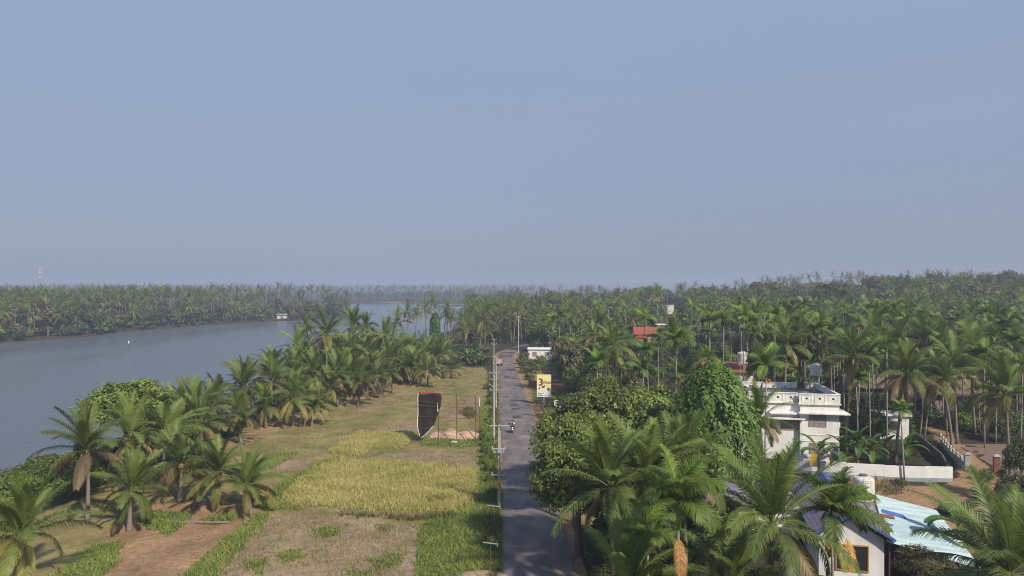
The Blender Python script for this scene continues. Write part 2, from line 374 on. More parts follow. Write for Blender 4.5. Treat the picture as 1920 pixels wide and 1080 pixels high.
def ground_mat():
    m, t, b = newmat('ground_soil_and_grass'); L = t.links.new; N = t.nodes.new
    tc = N('ShaderNodeTexCoord')
    def noise(scale, detail=5, rough=.6):
        n = N('ShaderNodeTexNoise'); n.inputs['Scale'].default_value = scale; n.inputs['Detail'].default_value = detail
        n.inputs['Roughness'].default_value = rough; L(tc.outputs['Object'], n.inputs['Vector']); return n.outputs[0]
    def ramp(src, c0, c1, p0=.35, p1=.65):
        r = N('ShaderNodeValToRGB'); r.color_ramp.elements[0].position = p0; r.color_ramp.elements[1].position = p1
        r.color_ramp.elements[0].color = (*c0, 1); r.color_ramp.elements[1].color = (*c1, 1); L(src, r.inputs[0]); return r.outputs[0]
    n1 = noise(.35); n2 = noise(2.2, 8, .7); n3 = noise(9, 6, .7); n4 = noise(.9, 6, .7)
    a1 = N('ShaderNodeAttribute'); a1.attribute_name = 'm1'; a2 = N('ShaderNodeAttribute'); a2.attribute_name = 'm2'
    s1 = N('ShaderNodeSeparateColor'); L(a1.outputs['Color'], s1.inputs[0]); s2 = N('ShaderNodeSeparateColor'); L(a2.outputs['Color'], s2.inputs[0])
    def sharp(src, nz, amt=.7, w=.12):
        s = N('ShaderNodeMath'); s.operation = 'SUBTRACT'; L(nz, s.inputs[0]); s.inputs[1].default_value = .5
        k = N('ShaderNodeMath'); k.operation = 'MULTIPLY_ADD'; L(s.outputs[0], k.inputs[0]); k.inputs[1].default_value = amt; L(src, k.inputs[2])
        r = N('ShaderNodeMapRange'); r.interpolation_type = 'SMOOTHSTEP'; r.inputs[1].default_value = .5-w; r.inputs[2].default_value = .5+w
        L(k.outputs[0], r.inputs[0]); return r.outputs[0]
    def mix(fac, a, c):
        x = N('ShaderNodeMix'); x.data_type = 'RGBA'; L(fac, x.inputs['Factor']); L(a, x.inputs['A']); L(c, x.inputs['B']); return x.outputs['Result']
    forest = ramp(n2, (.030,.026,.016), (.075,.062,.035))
    fieldc = mix(ramp(n4, (0,0,0), (1,1,1), .40, .62), ramp(n3, (.21,.19,.055), (.33,.28,.095)), ramp(n2, (.30,.225,.11), (.43,.32,.17)))
    n5 = noise(.22, 4, .6); fieldc = mix(ramp(n5, (0,0,0), (1,1,1), .51, .63), fieldc, ramp(n3, (.13,.16,.04), (.22,.245,.062)))
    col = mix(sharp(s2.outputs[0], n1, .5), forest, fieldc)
    stub = mix(ramp(n2, (0,0,0), (1,1,1), .40, .60), ramp(n3, (.34,.235,.15), (.50,.37,.265)), ramp(n3, (.25,.19,.09), (.36,.27,.14)))
    n6 = noise(.45, 5, .65); stub = mix(ramp(n6, (0,0,0), (1,1,1), .60, .68), stub, ramp(n3, (.13,.14,.04), (.23,.22,.07)))
    stub = mix(ramp(noise(.7, 6, .6), (0,0,0), (1,1,1), .55, .68), stub, ramp(n3, (.40,.28,.20), (.52,.40,.30)))
    col = mix(sharp(s1.outputs[2], n4, .9), col, stub)
    col = mix(sharp(a1.outputs['Alpha'], n4, .8), col, mix(ramp(n2, (0,0,0),(1,1,1),.4,.65), ramp(n3, (.31,.15,.075), (.42,.235,.12)), ramp(n3, (.40,.26,.15), (.53,.38,.25))))
    col = mix(sharp(s1.outputs[1], n4, .9), col, ramp(n3, (.11,.145,.03), (.22,.25,.06)))
    col = mix(sharp(s1.outputs[0], n2, .5), col, ramp(n3, (.20,.185,.045), (.36,.33,.09)))
    col = mix(s2.outputs[1], col, ramp(n2, (.030,.027,.018), (.06,.05,.032)))
    L(col, b.inputs['Base Color']); b.inputs['Roughness'].default_value = .95; b.inputs['Specular IOR Level'].default_value = .1
    bp = N('ShaderNodeBump'); bp.inputs['Strength'].default_value = .6; bp.inputs['Distance'].default_value = .12
    ad = N('ShaderNodeMath'); L(n2, ad.inputs[0]); L(n3, ad.inputs[1]); L(ad.outputs[0], bp.inputs['Height']); L(bp.outputs[0], b.inputs['Normal'])
    return m
me = np_mesh('ground', np.stack([Xf, Yf, Z], 1), Q, np.zeros((0,3), int), np.full((len(Xf), 3), .2), ground_mat(), {'m1': mask1, 'm2': mask2})
me.polygons.foreach_set('use_smooth', [True]*len(me.polygons))
tag(link('ground', me), kind='structure')

# road, its repair patches
def road_mat():
    m, t, b = newmat('worn_asphalt'); L = t.links.new; N = t.nodes.new
    tc = N('ShaderNodeTexCoord'); mp = N('ShaderNodeMapping'); mp.inputs['Scale'].default_value = (1, .3, 1); L(tc.outputs['Object'], mp.inputs[0])
    a = N('ShaderNodeTexNoise'); a.inputs['Scale'].default_value = .7; a.inputs['Detail'].default_value = 7; L(mp.outputs[0], a.inputs['Vector'])
    c = N('ShaderNodeTexNoise'); c.inputs['Scale'].default_value = 14; c.inputs['Detail'].default_value = 4; L(tc.outputs['Object'], c.inputs['Vector'])
    r = N('ShaderNodeValToRGB'); r.color_ramp.elements[0].position = .36; r.color_ramp.elements[1].position = .66
    r.color_ramp.elements[0].color = (.125,.108,.105,1); r.color_ramp.elements[1].color = (.185,.160,.155,1); L(a.outputs[0], r.inputs[0])
    r2 = N('ShaderNodeValToRGB'); r2.color_ramp.elements[0].color = (.75,.75,.75,1); r2.color_ramp.elements[1].color = (1.15,1.15,1.15,1); L(c.outputs[0], r2.inputs[0])
    x = N('ShaderNodeMix'); x.data_type = 'RGBA'; x.blend_type = 'MULTIPLY'; x.inputs['Factor'].default_value = 1
    L(r.outputs[0], x.inputs['A']); L(r2.outputs[0], x.inputs['B']); L(x.outputs['Result'], b.inputs['Base Color'])
    d = N('ShaderNodeTexNoise'); d.inputs['Scale'].default_value = .23; d.inputs['Detail'].default_value = 6; L(tc.outputs['Object'], d.inputs['Vector'])
    r3 = N('ShaderNodeValToRGB'); r3.color_ramp.elements[0].position = .54; r3.color_ramp.elements[1].position = .66; L(d.outputs[0], r3.inputs[0])
    y_ = N('ShaderNodeMix'); y_.data_type = 'RGBA'; y_.inputs['B'].default_value = (.235,.18,.145,1); L(r3.outputs[0], y_.inputs['Factor']); L(x.outputs['Result'], y_.inputs['A']); L(y_.outputs['Result'], b.inputs['Base Color'])
    b.inputs['Roughness'].default_value = .85; b.inputs['Specular IOR Level'].default_value = .2
    return m
mb = MB(); ys = list(np.arange(-40, 263, 1.5)); vs = []; fs = []; rng = np.random.default_rng(5)
for y in ys:
    l, r = road_edges(y); j = .10*math.sin(y*1.7)+.07*math.sin(y*4.1); k = .10*math.sin(y*1.3+2)+.07*math.sin(y*3.7)
    l += j; r += k
    for q in range(6): vs.append((l+(r-l)*q/5, y, float(land_h(2 if y < 240 else l+(r-l)*q/5, y)) + .05 + .05*math.sin(math.pi*q/5)))
for i in range(len(ys)-1):
    for q in range(5): fs.append((i*6+q, i*6+q+1, i*6+q+7, i*6+q+6))
tag(MB().add(vs, fs).build('road', road_mat(), smooth=True), kind='structure')
M['patch'] = mat('fresh_asphalt_patch', (.070,.062,.072), .9, .2, 3)
for i, (x0, x1, y0, y1) in enumerate([(957,970,750,754),(957,972,758,763),(959,974,766,770),(961,977,780,786),(945,956,706,709),(958,971,709.5,711),(936,962,666,669.5),(944,966,660.5,663)]):
    a = G(x0, y0); b_ = G(x1, y0); c = G(x1, y1); d = G(x0, y1); mp = MB()
    if y0 > 670:
        Z0 = .108
        mp.add([(a[0],a[1],Z0),(b_[0],b_[1],Z0),(c[0],c[1],Z0),(d[0],d[1],Z0)], [(3,2,1,0)])
    else:
        ya, yb = c[1], a[1]; la, ra = road_edges(ya); lb, rb = road_edges(yb)
        la += .4; lb += .4; ra -= .4; rb -= .4; g = []
        for y, l, r in ((ya, la, ra), (yb, lb, rb)):
            for q in range(6): g.append((l+(r-l)*q/5, y, .068+.05*math.sin(math.pi*(.08+.84*q/5))))
        mp.add(g, [(q, q+1, q+7, q+6) for q in range(5)])
    tag(mp.build('road_patch', M['patch']), kind='structure')

# river
def water_mat():
    m, t, b = newmat('river_water'); L = t.links.new; N = t.nodes.new
    b.inputs['Base Color'].default_value = (.10,.118,.14,1); b.inputs['Roughness'].default_value = .20; b.inputs['IOR'].default_value = 1.33
    b.inputs['Specular IOR Level'].default_value = .42
    tc = N('ShaderNodeTexCoord'); mp = N('ShaderNodeMapping'); mp.inputs['Scale'].default_value = (1, .55, 1); mp.inputs['Rotation'].default_value = (0,0,.5)
    L(tc.outputs['Object'], mp.inputs[0])
    a = N('ShaderNodeTexNoise'); a.inputs['Scale'].default_value = .9; a.inputs['Detail'].default_value = 6; a.inputs['Roughness'].default_value = .7; L(mp.outputs[0], a.inputs['Vector'])
    bp = N('ShaderNodeBump'); bp.inputs['Strength'].default_value = .5; bp.inputs['Distance'].default_value = .35
    L(a.outputs[0], bp.inputs['Height']); L(bp.outputs[0], b.inputs['Normal'])
    m2 = N('ShaderNodeMapping'); m2.inputs['Scale'].default_value = (.035, .010, 1); m2.inputs['Rotation'].default_value = (0,0,.35); L(tc.outputs['Object'], m2.inputs[0])
    g = N('ShaderNodeTexNoise'); g.inputs['Scale'].default_value = 1; g.inputs['Detail'].default_value = 5; L(m2.outputs[0], g.inputs['Vector'])
    mr = N('ShaderNodeMapRange'); mr.inputs[1].default_value = .3; mr.inputs[2].default_value = .7; mr.inputs[3].default_value = .12; mr.inputs[4].default_value = .30; L(g.outputs[0], mr.inputs[0]); L(mr.outputs[0], b.inputs['Roughness'])
    ms = N('ShaderNodeMapRange'); ms.inputs[1].default_value = .3; ms.inputs[2].default_value = .7; ms.inputs[3].default_value = .25; ms.inputs[4].default_value = .65; L(g.outputs[0], ms.inputs[0]); L(ms.outputs[0], bp.inputs['Strength'])
    return m
WZ = -1.2
mb = MB().add([(-3000,-300,WZ),(100,-300,WZ),(100,1000,WZ),(-3000,1000,WZ)], [(0,1,2,3)])
tag(mb.build('river', water_mat()), kind='structure')

# distant hills
mb = MB(); vs = []; fs = []; n = 160
for i in range(n):
    a = -5200 + 10400*i/(n-1)
    hh = 24 + 26*max(0, math.sin(a*.0011+.8))*abs(math.sin(a*.00043+1.0)) + 5*math.sin(a*.006)+3*math.sin(a*.017)
    for k, (yy, f) in enumerate(((5200, 0), (5500, .75), (5900, 1), (6600, .4))): vs.append((a, yy, -1+hh*f))
for i in range(n-1):
    for k in range(3): fs.append((i*4+k, (i+1)*4+k, (i+1)*4+k+1, i*4+k+1))
tag(mb.add(vs, fs).build('hills', mat('hill_forest', (.05,.065,.03), .95, .3, .01), smooth=True), kind='structure')

# ------------------------------------------------------------------ plants
def nrm(v): return v/np.maximum(np.linalg.norm(v, axis=-1, keepdims=True), 1e-9)
GREEN_Y, GREEN_M, YEL, DEAD = np.array([.178,.245,.048]), np.array([.090,.136,.035]), np.array([.36,.27,.075]), np.array([.28,.19,.11])

def frond(lb, rng, az, e0, droop, length, nl, wd, ll0, col, vee, hang, seg=2, fwd=.55, roll=0., rach=True, tipdry=.0, start=.16):
    N = 14; s = np.linspace(0, 1, N)
    el = e0 - droop*s**1.35
    azs = az + .18*rng.standard_normal()*s
    T = np.stack([np.cos(el)*np.cos(azs), np.cos(el)*np.sin(azs), np.sin(el)], 1)
    Pn = np.concatenate([[[0,0,0]], np.cumsum((T[1:]+T[:-1])/2*length/(N-1), 0)])
    sk = np.linspace(start, .985, nl) + rng.uniform(-.4, .4, nl)*.8/nl*.6
    sk = np.clip(sk, 0, 1)
    p = np.stack([np.interp(sk, s, Pn[:, i]) for i in range(3)], 1); t = nrm(np.stack([np.interp(sk, s, T[:, i]) for i in range(3)], 1))
    side = nrm(np.stack([-np.sin(np.interp(sk, s, azs)), np.cos(np.interp(sk, s, azs)), np.zeros(nl)], 1))
    up = np.cross(t, side)
    up = nrm(up*np.sign(up[:, 2:3]+1e-6))
    cr, sr = math.cos(roll), math.sin(roll)
    side, up = side*cr + up*sr, up*cr - side*sr
    prof = np.clip(np.sin(np.pi*(.13+.80*sk)), .05, 1)**.75
    for sg in (1, -1):
        ll = ll0*prof*rng.uniform(.88, 1.1, nl)
        d = nrm(side*sg + t*(fwd+.5*sk**2)[:, None] + up*(vee+.12*rng.standard_normal(nl))[:, None])
        d2 = nrm(d + np.array([0, 0, -1])*(hang*rng.uniform(.7, 1.3, nl))[:, None])
        wv = nrm(t - d*np.sum(t*d, 1, keepdims=True))*wd
        k = col*rng.uniform(.82, 1.18, (nl, 1))
        kt = k*(1-tipdry)+YEL*tipdry
        if seg == 2:
            m = p + d*(ll*.5)[:, None]; e = m + d2*(ll*.5)[:, None]
            V = np.stack([p-wv*.5, p+wv*.5, m+wv*.42, m-wv*.42, e], 1).reshape(-1, 3)
            K = np.stack([k, k, k, k, kt], 1).reshape(-1, 3)
            i = np.arange(nl)*5
            lb.add(V, K, np.stack([i, i+1, i+2, i+3], 1), np.stack([i+3, i+2, i+4], 1))
        else:
            e = p + nrm(d+d2)*ll[:, None]
            V = np.stack([p-wv*.5, p+wv*.5, e], 1).reshape(-1, 3); i = np.arange(nl)*3
            lb.add(V, np.stack([k, k, kt], 1).reshape(-1, 3), None, np.stack([i, i+1, i+2], 1))
    if rach:
        sd = np.stack([-np.sin(azs), np.cos(azs), np.zeros(N)], 1); u = np.cross(T, sd)
        r = np.linspace(.055, .012, N)[:, None]*(length/4.6)
        V = np.stack([Pn+sd*r, Pn-sd*r, Pn+u*r*.9], 1).reshape(-1, 3)
        i = np.arange(N-1)*3; q = []
        for a, b in ((0, 1), (1, 2), (2, 0)): q.append(np.stack([i+a, i+b, i+3+b, i+3+a], 1))
        lb.add(V, np.array([.23,.21,.07])*.5+col*.8, np.concatenate(q))

def coconut_crown(seed, nf, nl, wd, seg, look, wind=.0):
    rng = np.random.default_rng(seed); lb = LB()
    for i in range(nf):
        t = (i+.5)/nf
        az = i*2.39996 + rng.uniform(-.45, .45)
        e0 = R(88 - 108*t**1.05 + rng.uniform(-9, 9))
        droop = R(26 + 74*min(1, t*1.2) + rng.uniform(-12, 16))
        if t > .8: droop = R(62+rng.uniform(-10, 10))
        if t > .25 and rng.random() < .12: continue
        if t > .3 and rng.random() < .14: e0 -= rng.uniform(.2, .6)
        az += .30*math.sin(az+2.2)   # the breeze pushes fronds to one side
        length = 5.0*(.72+.32*math.sin(math.pi*min(1, .22+t*.75)))*rng.uniform(.86, 1.1)
        col = GREEN_Y*(1-t)**1.2 + GREEN_M*(1-(1-t)**1.2)
        ty = {'g': .80, 'y': .56, 'd': .64}[look]
        if t > ty:
            u = (t-ty)/(1-ty)
            col = col*(1-u) + YEL*u
            if look == 'd' and rng.random() < .6: col = DEAD*.9
            elif t > .94: col = DEAD*.8+YEL*.2
        frond(lb, rng, az, e0, droop, length, nl, wd, 1.08, col*rng.uniform(.75, 1.25), .38-.75*t, .35+1.25*t**.9, seg, .85, rng.uniform(-.5, .5), True, .15+.3*t)
    return lb
def areca_crown(seed, nf, nl, wd, seg, bright=1.0):
    rng = np.random.default_rng(seed); lb = LB()
    g1 = np.array([.20,.29,.042])*bright; g2 = np.array([.11,.175,.032])*bright
    for i in range(nf):
        t = (i+.5)/nf; az = i*2.39996+rng.uniform(-.3, .3)
        e0 = R(84-78*t+rng.uniform(-8, 8)); droop = R(40+62*t+rng.uniform(-10, 15))
        frond(lb, rng, az, e0, droop, 1.95*rng.uniform(.8, 1.15), nl, wd, .72, (g1*(1-t)+g2*t)*rng.uniform(.85, 1.2), .35-.35*t, .55+.5*t, seg, .75, rng.uniform(-.6, .6), True, .1, .10)
    return lb
def dry_frond(seed, length, nl, wd, col, ll=.6):
    rng = np.random.default_rng(seed); lb = LB()
    frond(lb, rng, rng.uniform(0, 6), R(-45), R(45), length, nl, wd, ll, np.array(col), -.1, 1.4, 2, .7, 0, True, 0, .05)
    return lb

def broad_crown(seed, nclump, nleaf, leaf, col, flat=.85, lump=.5, droop=.3, aspect=.45, clr=.30, col2=None, low=-.55, hollow=.38):
    """unit-radius crown of separate leaves gathered in clumps"""
    rng = np.random.default_rng(seed); lb = LB(); col = np.array(col)
    lobes = nrm(rng.standard_normal((7, 3))); lobes[:, 2] = np.abs(lobes[:, 2])*.8-.1; lobes = nrm(lobes)
    la = rng.uniform(.4, 1, 7)
    D = nrm(rng.standard_normal((nclump*3, 3))); D = D[D[:, 2] > low][:nclump]
    r = (hollow+(1-hollow)*rng.random(len(D))**.5)
    bump = 1-lump + lump*np.max(np.clip(D@lobes.T, 0, 1)**3*la, 1)*1.3
    cen = D*(r*bump)[:, None]*np.array([1, 1, flat]); cen[:, 2] += .0
    n = len(cen)*nleaf
    ci = np.repeat(np.arange(len(cen)), nleaf)
    o = nrm(rng.standard_normal((n, 3)))*(rng.random((n, 1))**.45)*clr*rng.uniform(.6, 1.25, (len(cen), 1))[ci]; o[:, 2] *= .7
    p = cen[ci] + o
    nv = nrm(o/clr + .6*nrm(cen)[ci] + .55*rng.standard_normal((n, 3)) + np.array([0, 0, .5]))
    ax = nrm(np.cross(nv, rng.standard_normal((n, 3))) + np.array([0, 0, -droop])*rng.uniform(.5, 1.5, (n, 1)))
    sd = nrm(np.cross(nv, ax))
    l = leaf*rng.uniform(.7, 1.3, (n, 1))
    V = np.stack([p, p+ax*l*.45+sd*l*aspect*.5, p+ax*l, p+ax*l*.45-sd*l*aspect*.5], 1).reshape(-1, 3)
    c2 = np.array(col2) if col2 is not None else col*np.array([1.5, 1.35, 1.1])
    mixk = (rng.random((len(cen), 1))**1.6)
    kc = (col*(1-mixk)+c2*mixk)*rng.uniform(.8, 1.2, (len(cen), 1))
    K = kc[ci]*rng.uniform(.75, 1.25, (n, 1))
    i = np.arange(n)*4
    lb.add(V, np.repeat(K, 4, 0), np.stack([i, i+1, i+2, i+3], 1))
    return lb, cen

def limb_trunk(seed, h, r0, crown_r, cen, crown_z, n=7, sides=7):
    rnd = random.Random(seed); mb = MB(); top = Vector((rnd.uniform(-.2, .2), rnd.uniform(-.2, .2), crown_z*.72))
    mb.tube([(0,0,-.3), (rnd.uniform(-.1,.1), rnd.uniform(-.1,.1), crown_z*.35), top], [r0*1.3, r0, r0*.75], sides)
    for k in range(min(n, len(cen))):
        c = Vector(cen[rnd.randrange(len(cen))]); e = Vector((c.x*crown_r, c.y*crown_r, crown_z+c.z*crown_r*.8))
        m = top.lerp(e, .5)+Vector((rnd.uniform(-.3,.3), rnd.uniform(-.3,.3), .25))
        mb.tube([top-Vector((0,0,.2)), m, e], [r0*.5, r0*.33, r0*.1], 5)
    return mb

COCO = {'hi': {}, 'mid': {}, 'far': {}}
for j, k in enumerate('gyd'):
    COCO['hi'][k] = [coconut_crown(10*j+a, 30, 70, .050, 2, k).mesh('coconut_crown_near', M['leaf']) for a in range(4 if k == 'g' else 3)]
    COCO['mid'][k] = [coconut_crown(100+10*j+a, 24+2*a, 38, .075, 2, k).mesh('coconut_crown_mid', M['leaf']) for a in range(5)]
    COCO['far'][k] = [coconut_crown(200+10*j+a, 22, 15, .17, 1, k).mesh('coconut_crown_far', M['leaf']) for a in range(3)]
ARECA = {'hi': [areca_crown(300+a, 15, 46, .05, 2).mesh('areca_crown_near', M['leaf']) for a in range(3)],
         'mid': [areca_crown(310+a, 11, 30, .07, 2).mesh('areca_crown_mid', M['leaf']) for a in range(4)],
         'far': [areca_crown(320+a, 10, 13, .12, 1).mesh('areca_crown_far', M['leaf']) for a in range(3)]}
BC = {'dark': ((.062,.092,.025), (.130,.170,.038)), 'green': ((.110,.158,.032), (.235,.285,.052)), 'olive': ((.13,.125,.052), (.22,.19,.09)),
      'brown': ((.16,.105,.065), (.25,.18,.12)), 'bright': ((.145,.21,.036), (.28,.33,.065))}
BROAD = {}; BCEN = {}
for j, (k, (c1, c2)) in enumerate(BC.items()):
    for lod, (nc, nlf, ls) in {'hi': (190, 70, .085), 'mid': (105, 36, .13), 'far': (52, 17, .22)}.items():
        L_ = []
        for a in range(3):
            lb, cen = broad_crown(400+50*j+a+{'hi':0,'mid':10,'far':20}[lod], nc, nlf, ls, c1, col2=c2, clr=.20 if lod == 'hi' else .23)
            L_.append((lb.mesh('broadleaf_crown', M['broad']), cen))
        BROAD[(k, lod)] = L_

def lod_of(D): return 'hi' if D < 66 else ('mid' if D < 175 else 'far')
def nuts_mesh(seed, m, n=14, r=.15, spread=.30, drop=.36):
    rnd = random.Random(seed); mb = MB()
    for k in range(n):
        a = rnd.uniform(0, 6.28); q = spread*rnd.uniform(.5, 1)
        mb.ball((q*math.cos(a), q*math.sin(a), -drop*rnd.uniform(.2, 1)), (r, r, r*1.2), 0, 6, 5)
    return mb.mesh('coconut_bunch', m, True)
NUTS = [nuts_mesh(k, M['nut']) for k in range(3)]
def areca_nuts(seed):
    rnd = random.Random(seed); mb = MB()
    for k in range(5):
        a = rnd.uniform(0, 6.28); mb.tube([(0,0,0), (.25*math.cos(a), .25*math.sin(a), -.15), (.34*math.cos(a), .34*math.sin(a), -.5)], .015, 4)
        for q in range(9): mb.ball((.34*math.cos(a)+rnd.uniform(-.1,.1), .34*math.sin(a)+rnd.uniform(-.1,.1), -.15-.4*rnd.random()), .06, 0, 5, 4)
    return mb.mesh('nut_cluster', M['areca_nut'], True)
ANUTS = [areca_nuts(k) for k in range(2)]
DRY = [dry_frond(k, 1.4, 22, .07, (.40,.19,.05), .45).mesh('dry_frond', M['leaf']) for k in range(2)]

rnd = random.Random(11)
def coconut(base, top, look='g', s=1.0, label='', group=None, nuts=None, lod=None):
    base = Vector(base); top = Vector(top); D = base.y
    e = empty('coconut_palm', base, 0, label, 'palm tree', group)
    t = top-base; mb = MB(); h = t.z; bow = Vector((t.x, t.y, 0))
    lod = lod or lod_of(D); ns = {'hi': 9, 'mid': 7, 'far': 5}[lod]; sd = {'hi': 9, 'mid': 7, 'far': 5}[lod]
    pts = []; rad = []
    for i in range(ns+1):
        u = i/ns; b = u**1.35 if rnd.random() < 2 else u
        pts.append(Vector((t.x*b+.06*math.sin(u*5+base.x)*min(1, h/8), t.y*b, h*u - .15*(1-u)))); rad.append((.15+.13*(1-u)**5)*(1.0 if h > 5 else 1.15))
    mb.tube(pts, rad, sd); mb.build('trunk', M['ctrunk'], e, smooth=True)
    c = link('crown', rnd.choice(COCO[lod][look]), e, t + Vector((0,0,-.05)), 0, (s*rnd.uniform(.92, 1.08), s*rnd.uniform(.92, 1.08), s*rnd.uniform(.9, 1.12)))
    c.rotation_euler = (rnd.gauss(0, .13), rnd.gauss(0, .13), rnd.uniform(0, 6.28))
    if nuts or (nuts is None and D < 110 and rnd.random() < .6):
        link('coconut_bunch', rnd.choice(NUTS), e, t+Vector((0,0,-.15)), rnd.uniform(0, 6), 1.0)
    return e
def areca(base, top, s=1.0, label='', group=None, nuts=False, dry=False, lod=None):
    base = Vector(base); top = Vector(top); D = base.y; lod = lod or lod_of(D)
    e = empty('areca_palm', base, 0, label, 'palm tree', group); t = top-base; h = t.z
    sh_ = .95*s; mb = MB(); n = 5
    mb.tube([(t.x*u, t.y*u, -.1+(h-sh_+.1)*u) for u in np.linspace(0, 1, n)], [.095-.03*u for u in np.linspace(0, 1, n)], 6)
    mb.build('trunk', M['atrunk'], e, smooth=True)
    if lod != 'far':
        MB().tube([(t.x, t.y, h-sh_), (t.x, t.y, h-sh_*.7), (t.x, t.y, h+.05)], [.085, .12, .07], 7).build('crown_shaft', M['shaft'], e, smooth=True)
    link('crown', rnd.choice(ARECA[lod]), e, (t.x, t.y, h-.05), rnd.uniform(0, 6.28), s)
    if nuts: link('nut_cluster', rnd.choice(ANUTS), e, (t.x, t.y, h-sh_+.02), rnd.uniform(0, 6), 1.1)
    if dry: link('dry_frond', rnd.choice(DRY), e, (t.x, t.y, h-sh_*.75), rnd.uniform(0, 6.28), s)
    return e
def broadleaf(base, rx, cz, rz, kind='dark', label='', group=None, lod=None, name='broadleaf_tree', cat='tree', trunk=True):
    base = Vector(base); lod = lod or lod_of(base.y)
    e = empty(name, base, 0, label, cat, group)
    me, cen = rnd.choice(BROAD[(kind, lod)])
    link('crown', me, e, (0, 0, cz), rnd.uniform(0, 6.28), (rx, rx, rz/.85))
    if trunk: limb_trunk(rnd.randrange(9999), cz, max(.10, .06*rx), rx, cen, cz, 7 if lod != 'far' else 3, 7 if lod != 'far' else 5).build('trunk', M['bark'], e)
    return e
def bush(x, y, r, h, kind, label, group, lod=None):
    z = max(gh(x, y), WZ)
    o = broadleaf((x, y, z-.05), r, h*.42, h*.6, kind, label, group, lod, 'bush', 'bush', True)
    return o

placed = []   # (x, y) of hand placed plants
def coco_px(cx, cy, D, bx=None, look='g', s=1.0, label='', nuts=None, group=None, lod=None, dbase=0):
    t = P(cx, cy, D); x = ((bx if bx is not None else cx)-960)/F*(D+dbase); y = D+dbase
    placed.append((x, y)); return coconut((x, y, gh(x, y)), t, look, s, label, group, nuts, lod)
def areca_px(cx, cy, D, bx=None, s=1.0, label='', nuts=False, dry=False, group=None, lod=None):
    t = P(cx, cy, D); x = ((bx if bx is not None else cx)-960)/F*D
    placed.append((x, D)); return areca((x, D, gh(x, D)), t, s, label, group, nuts, dry, lod)

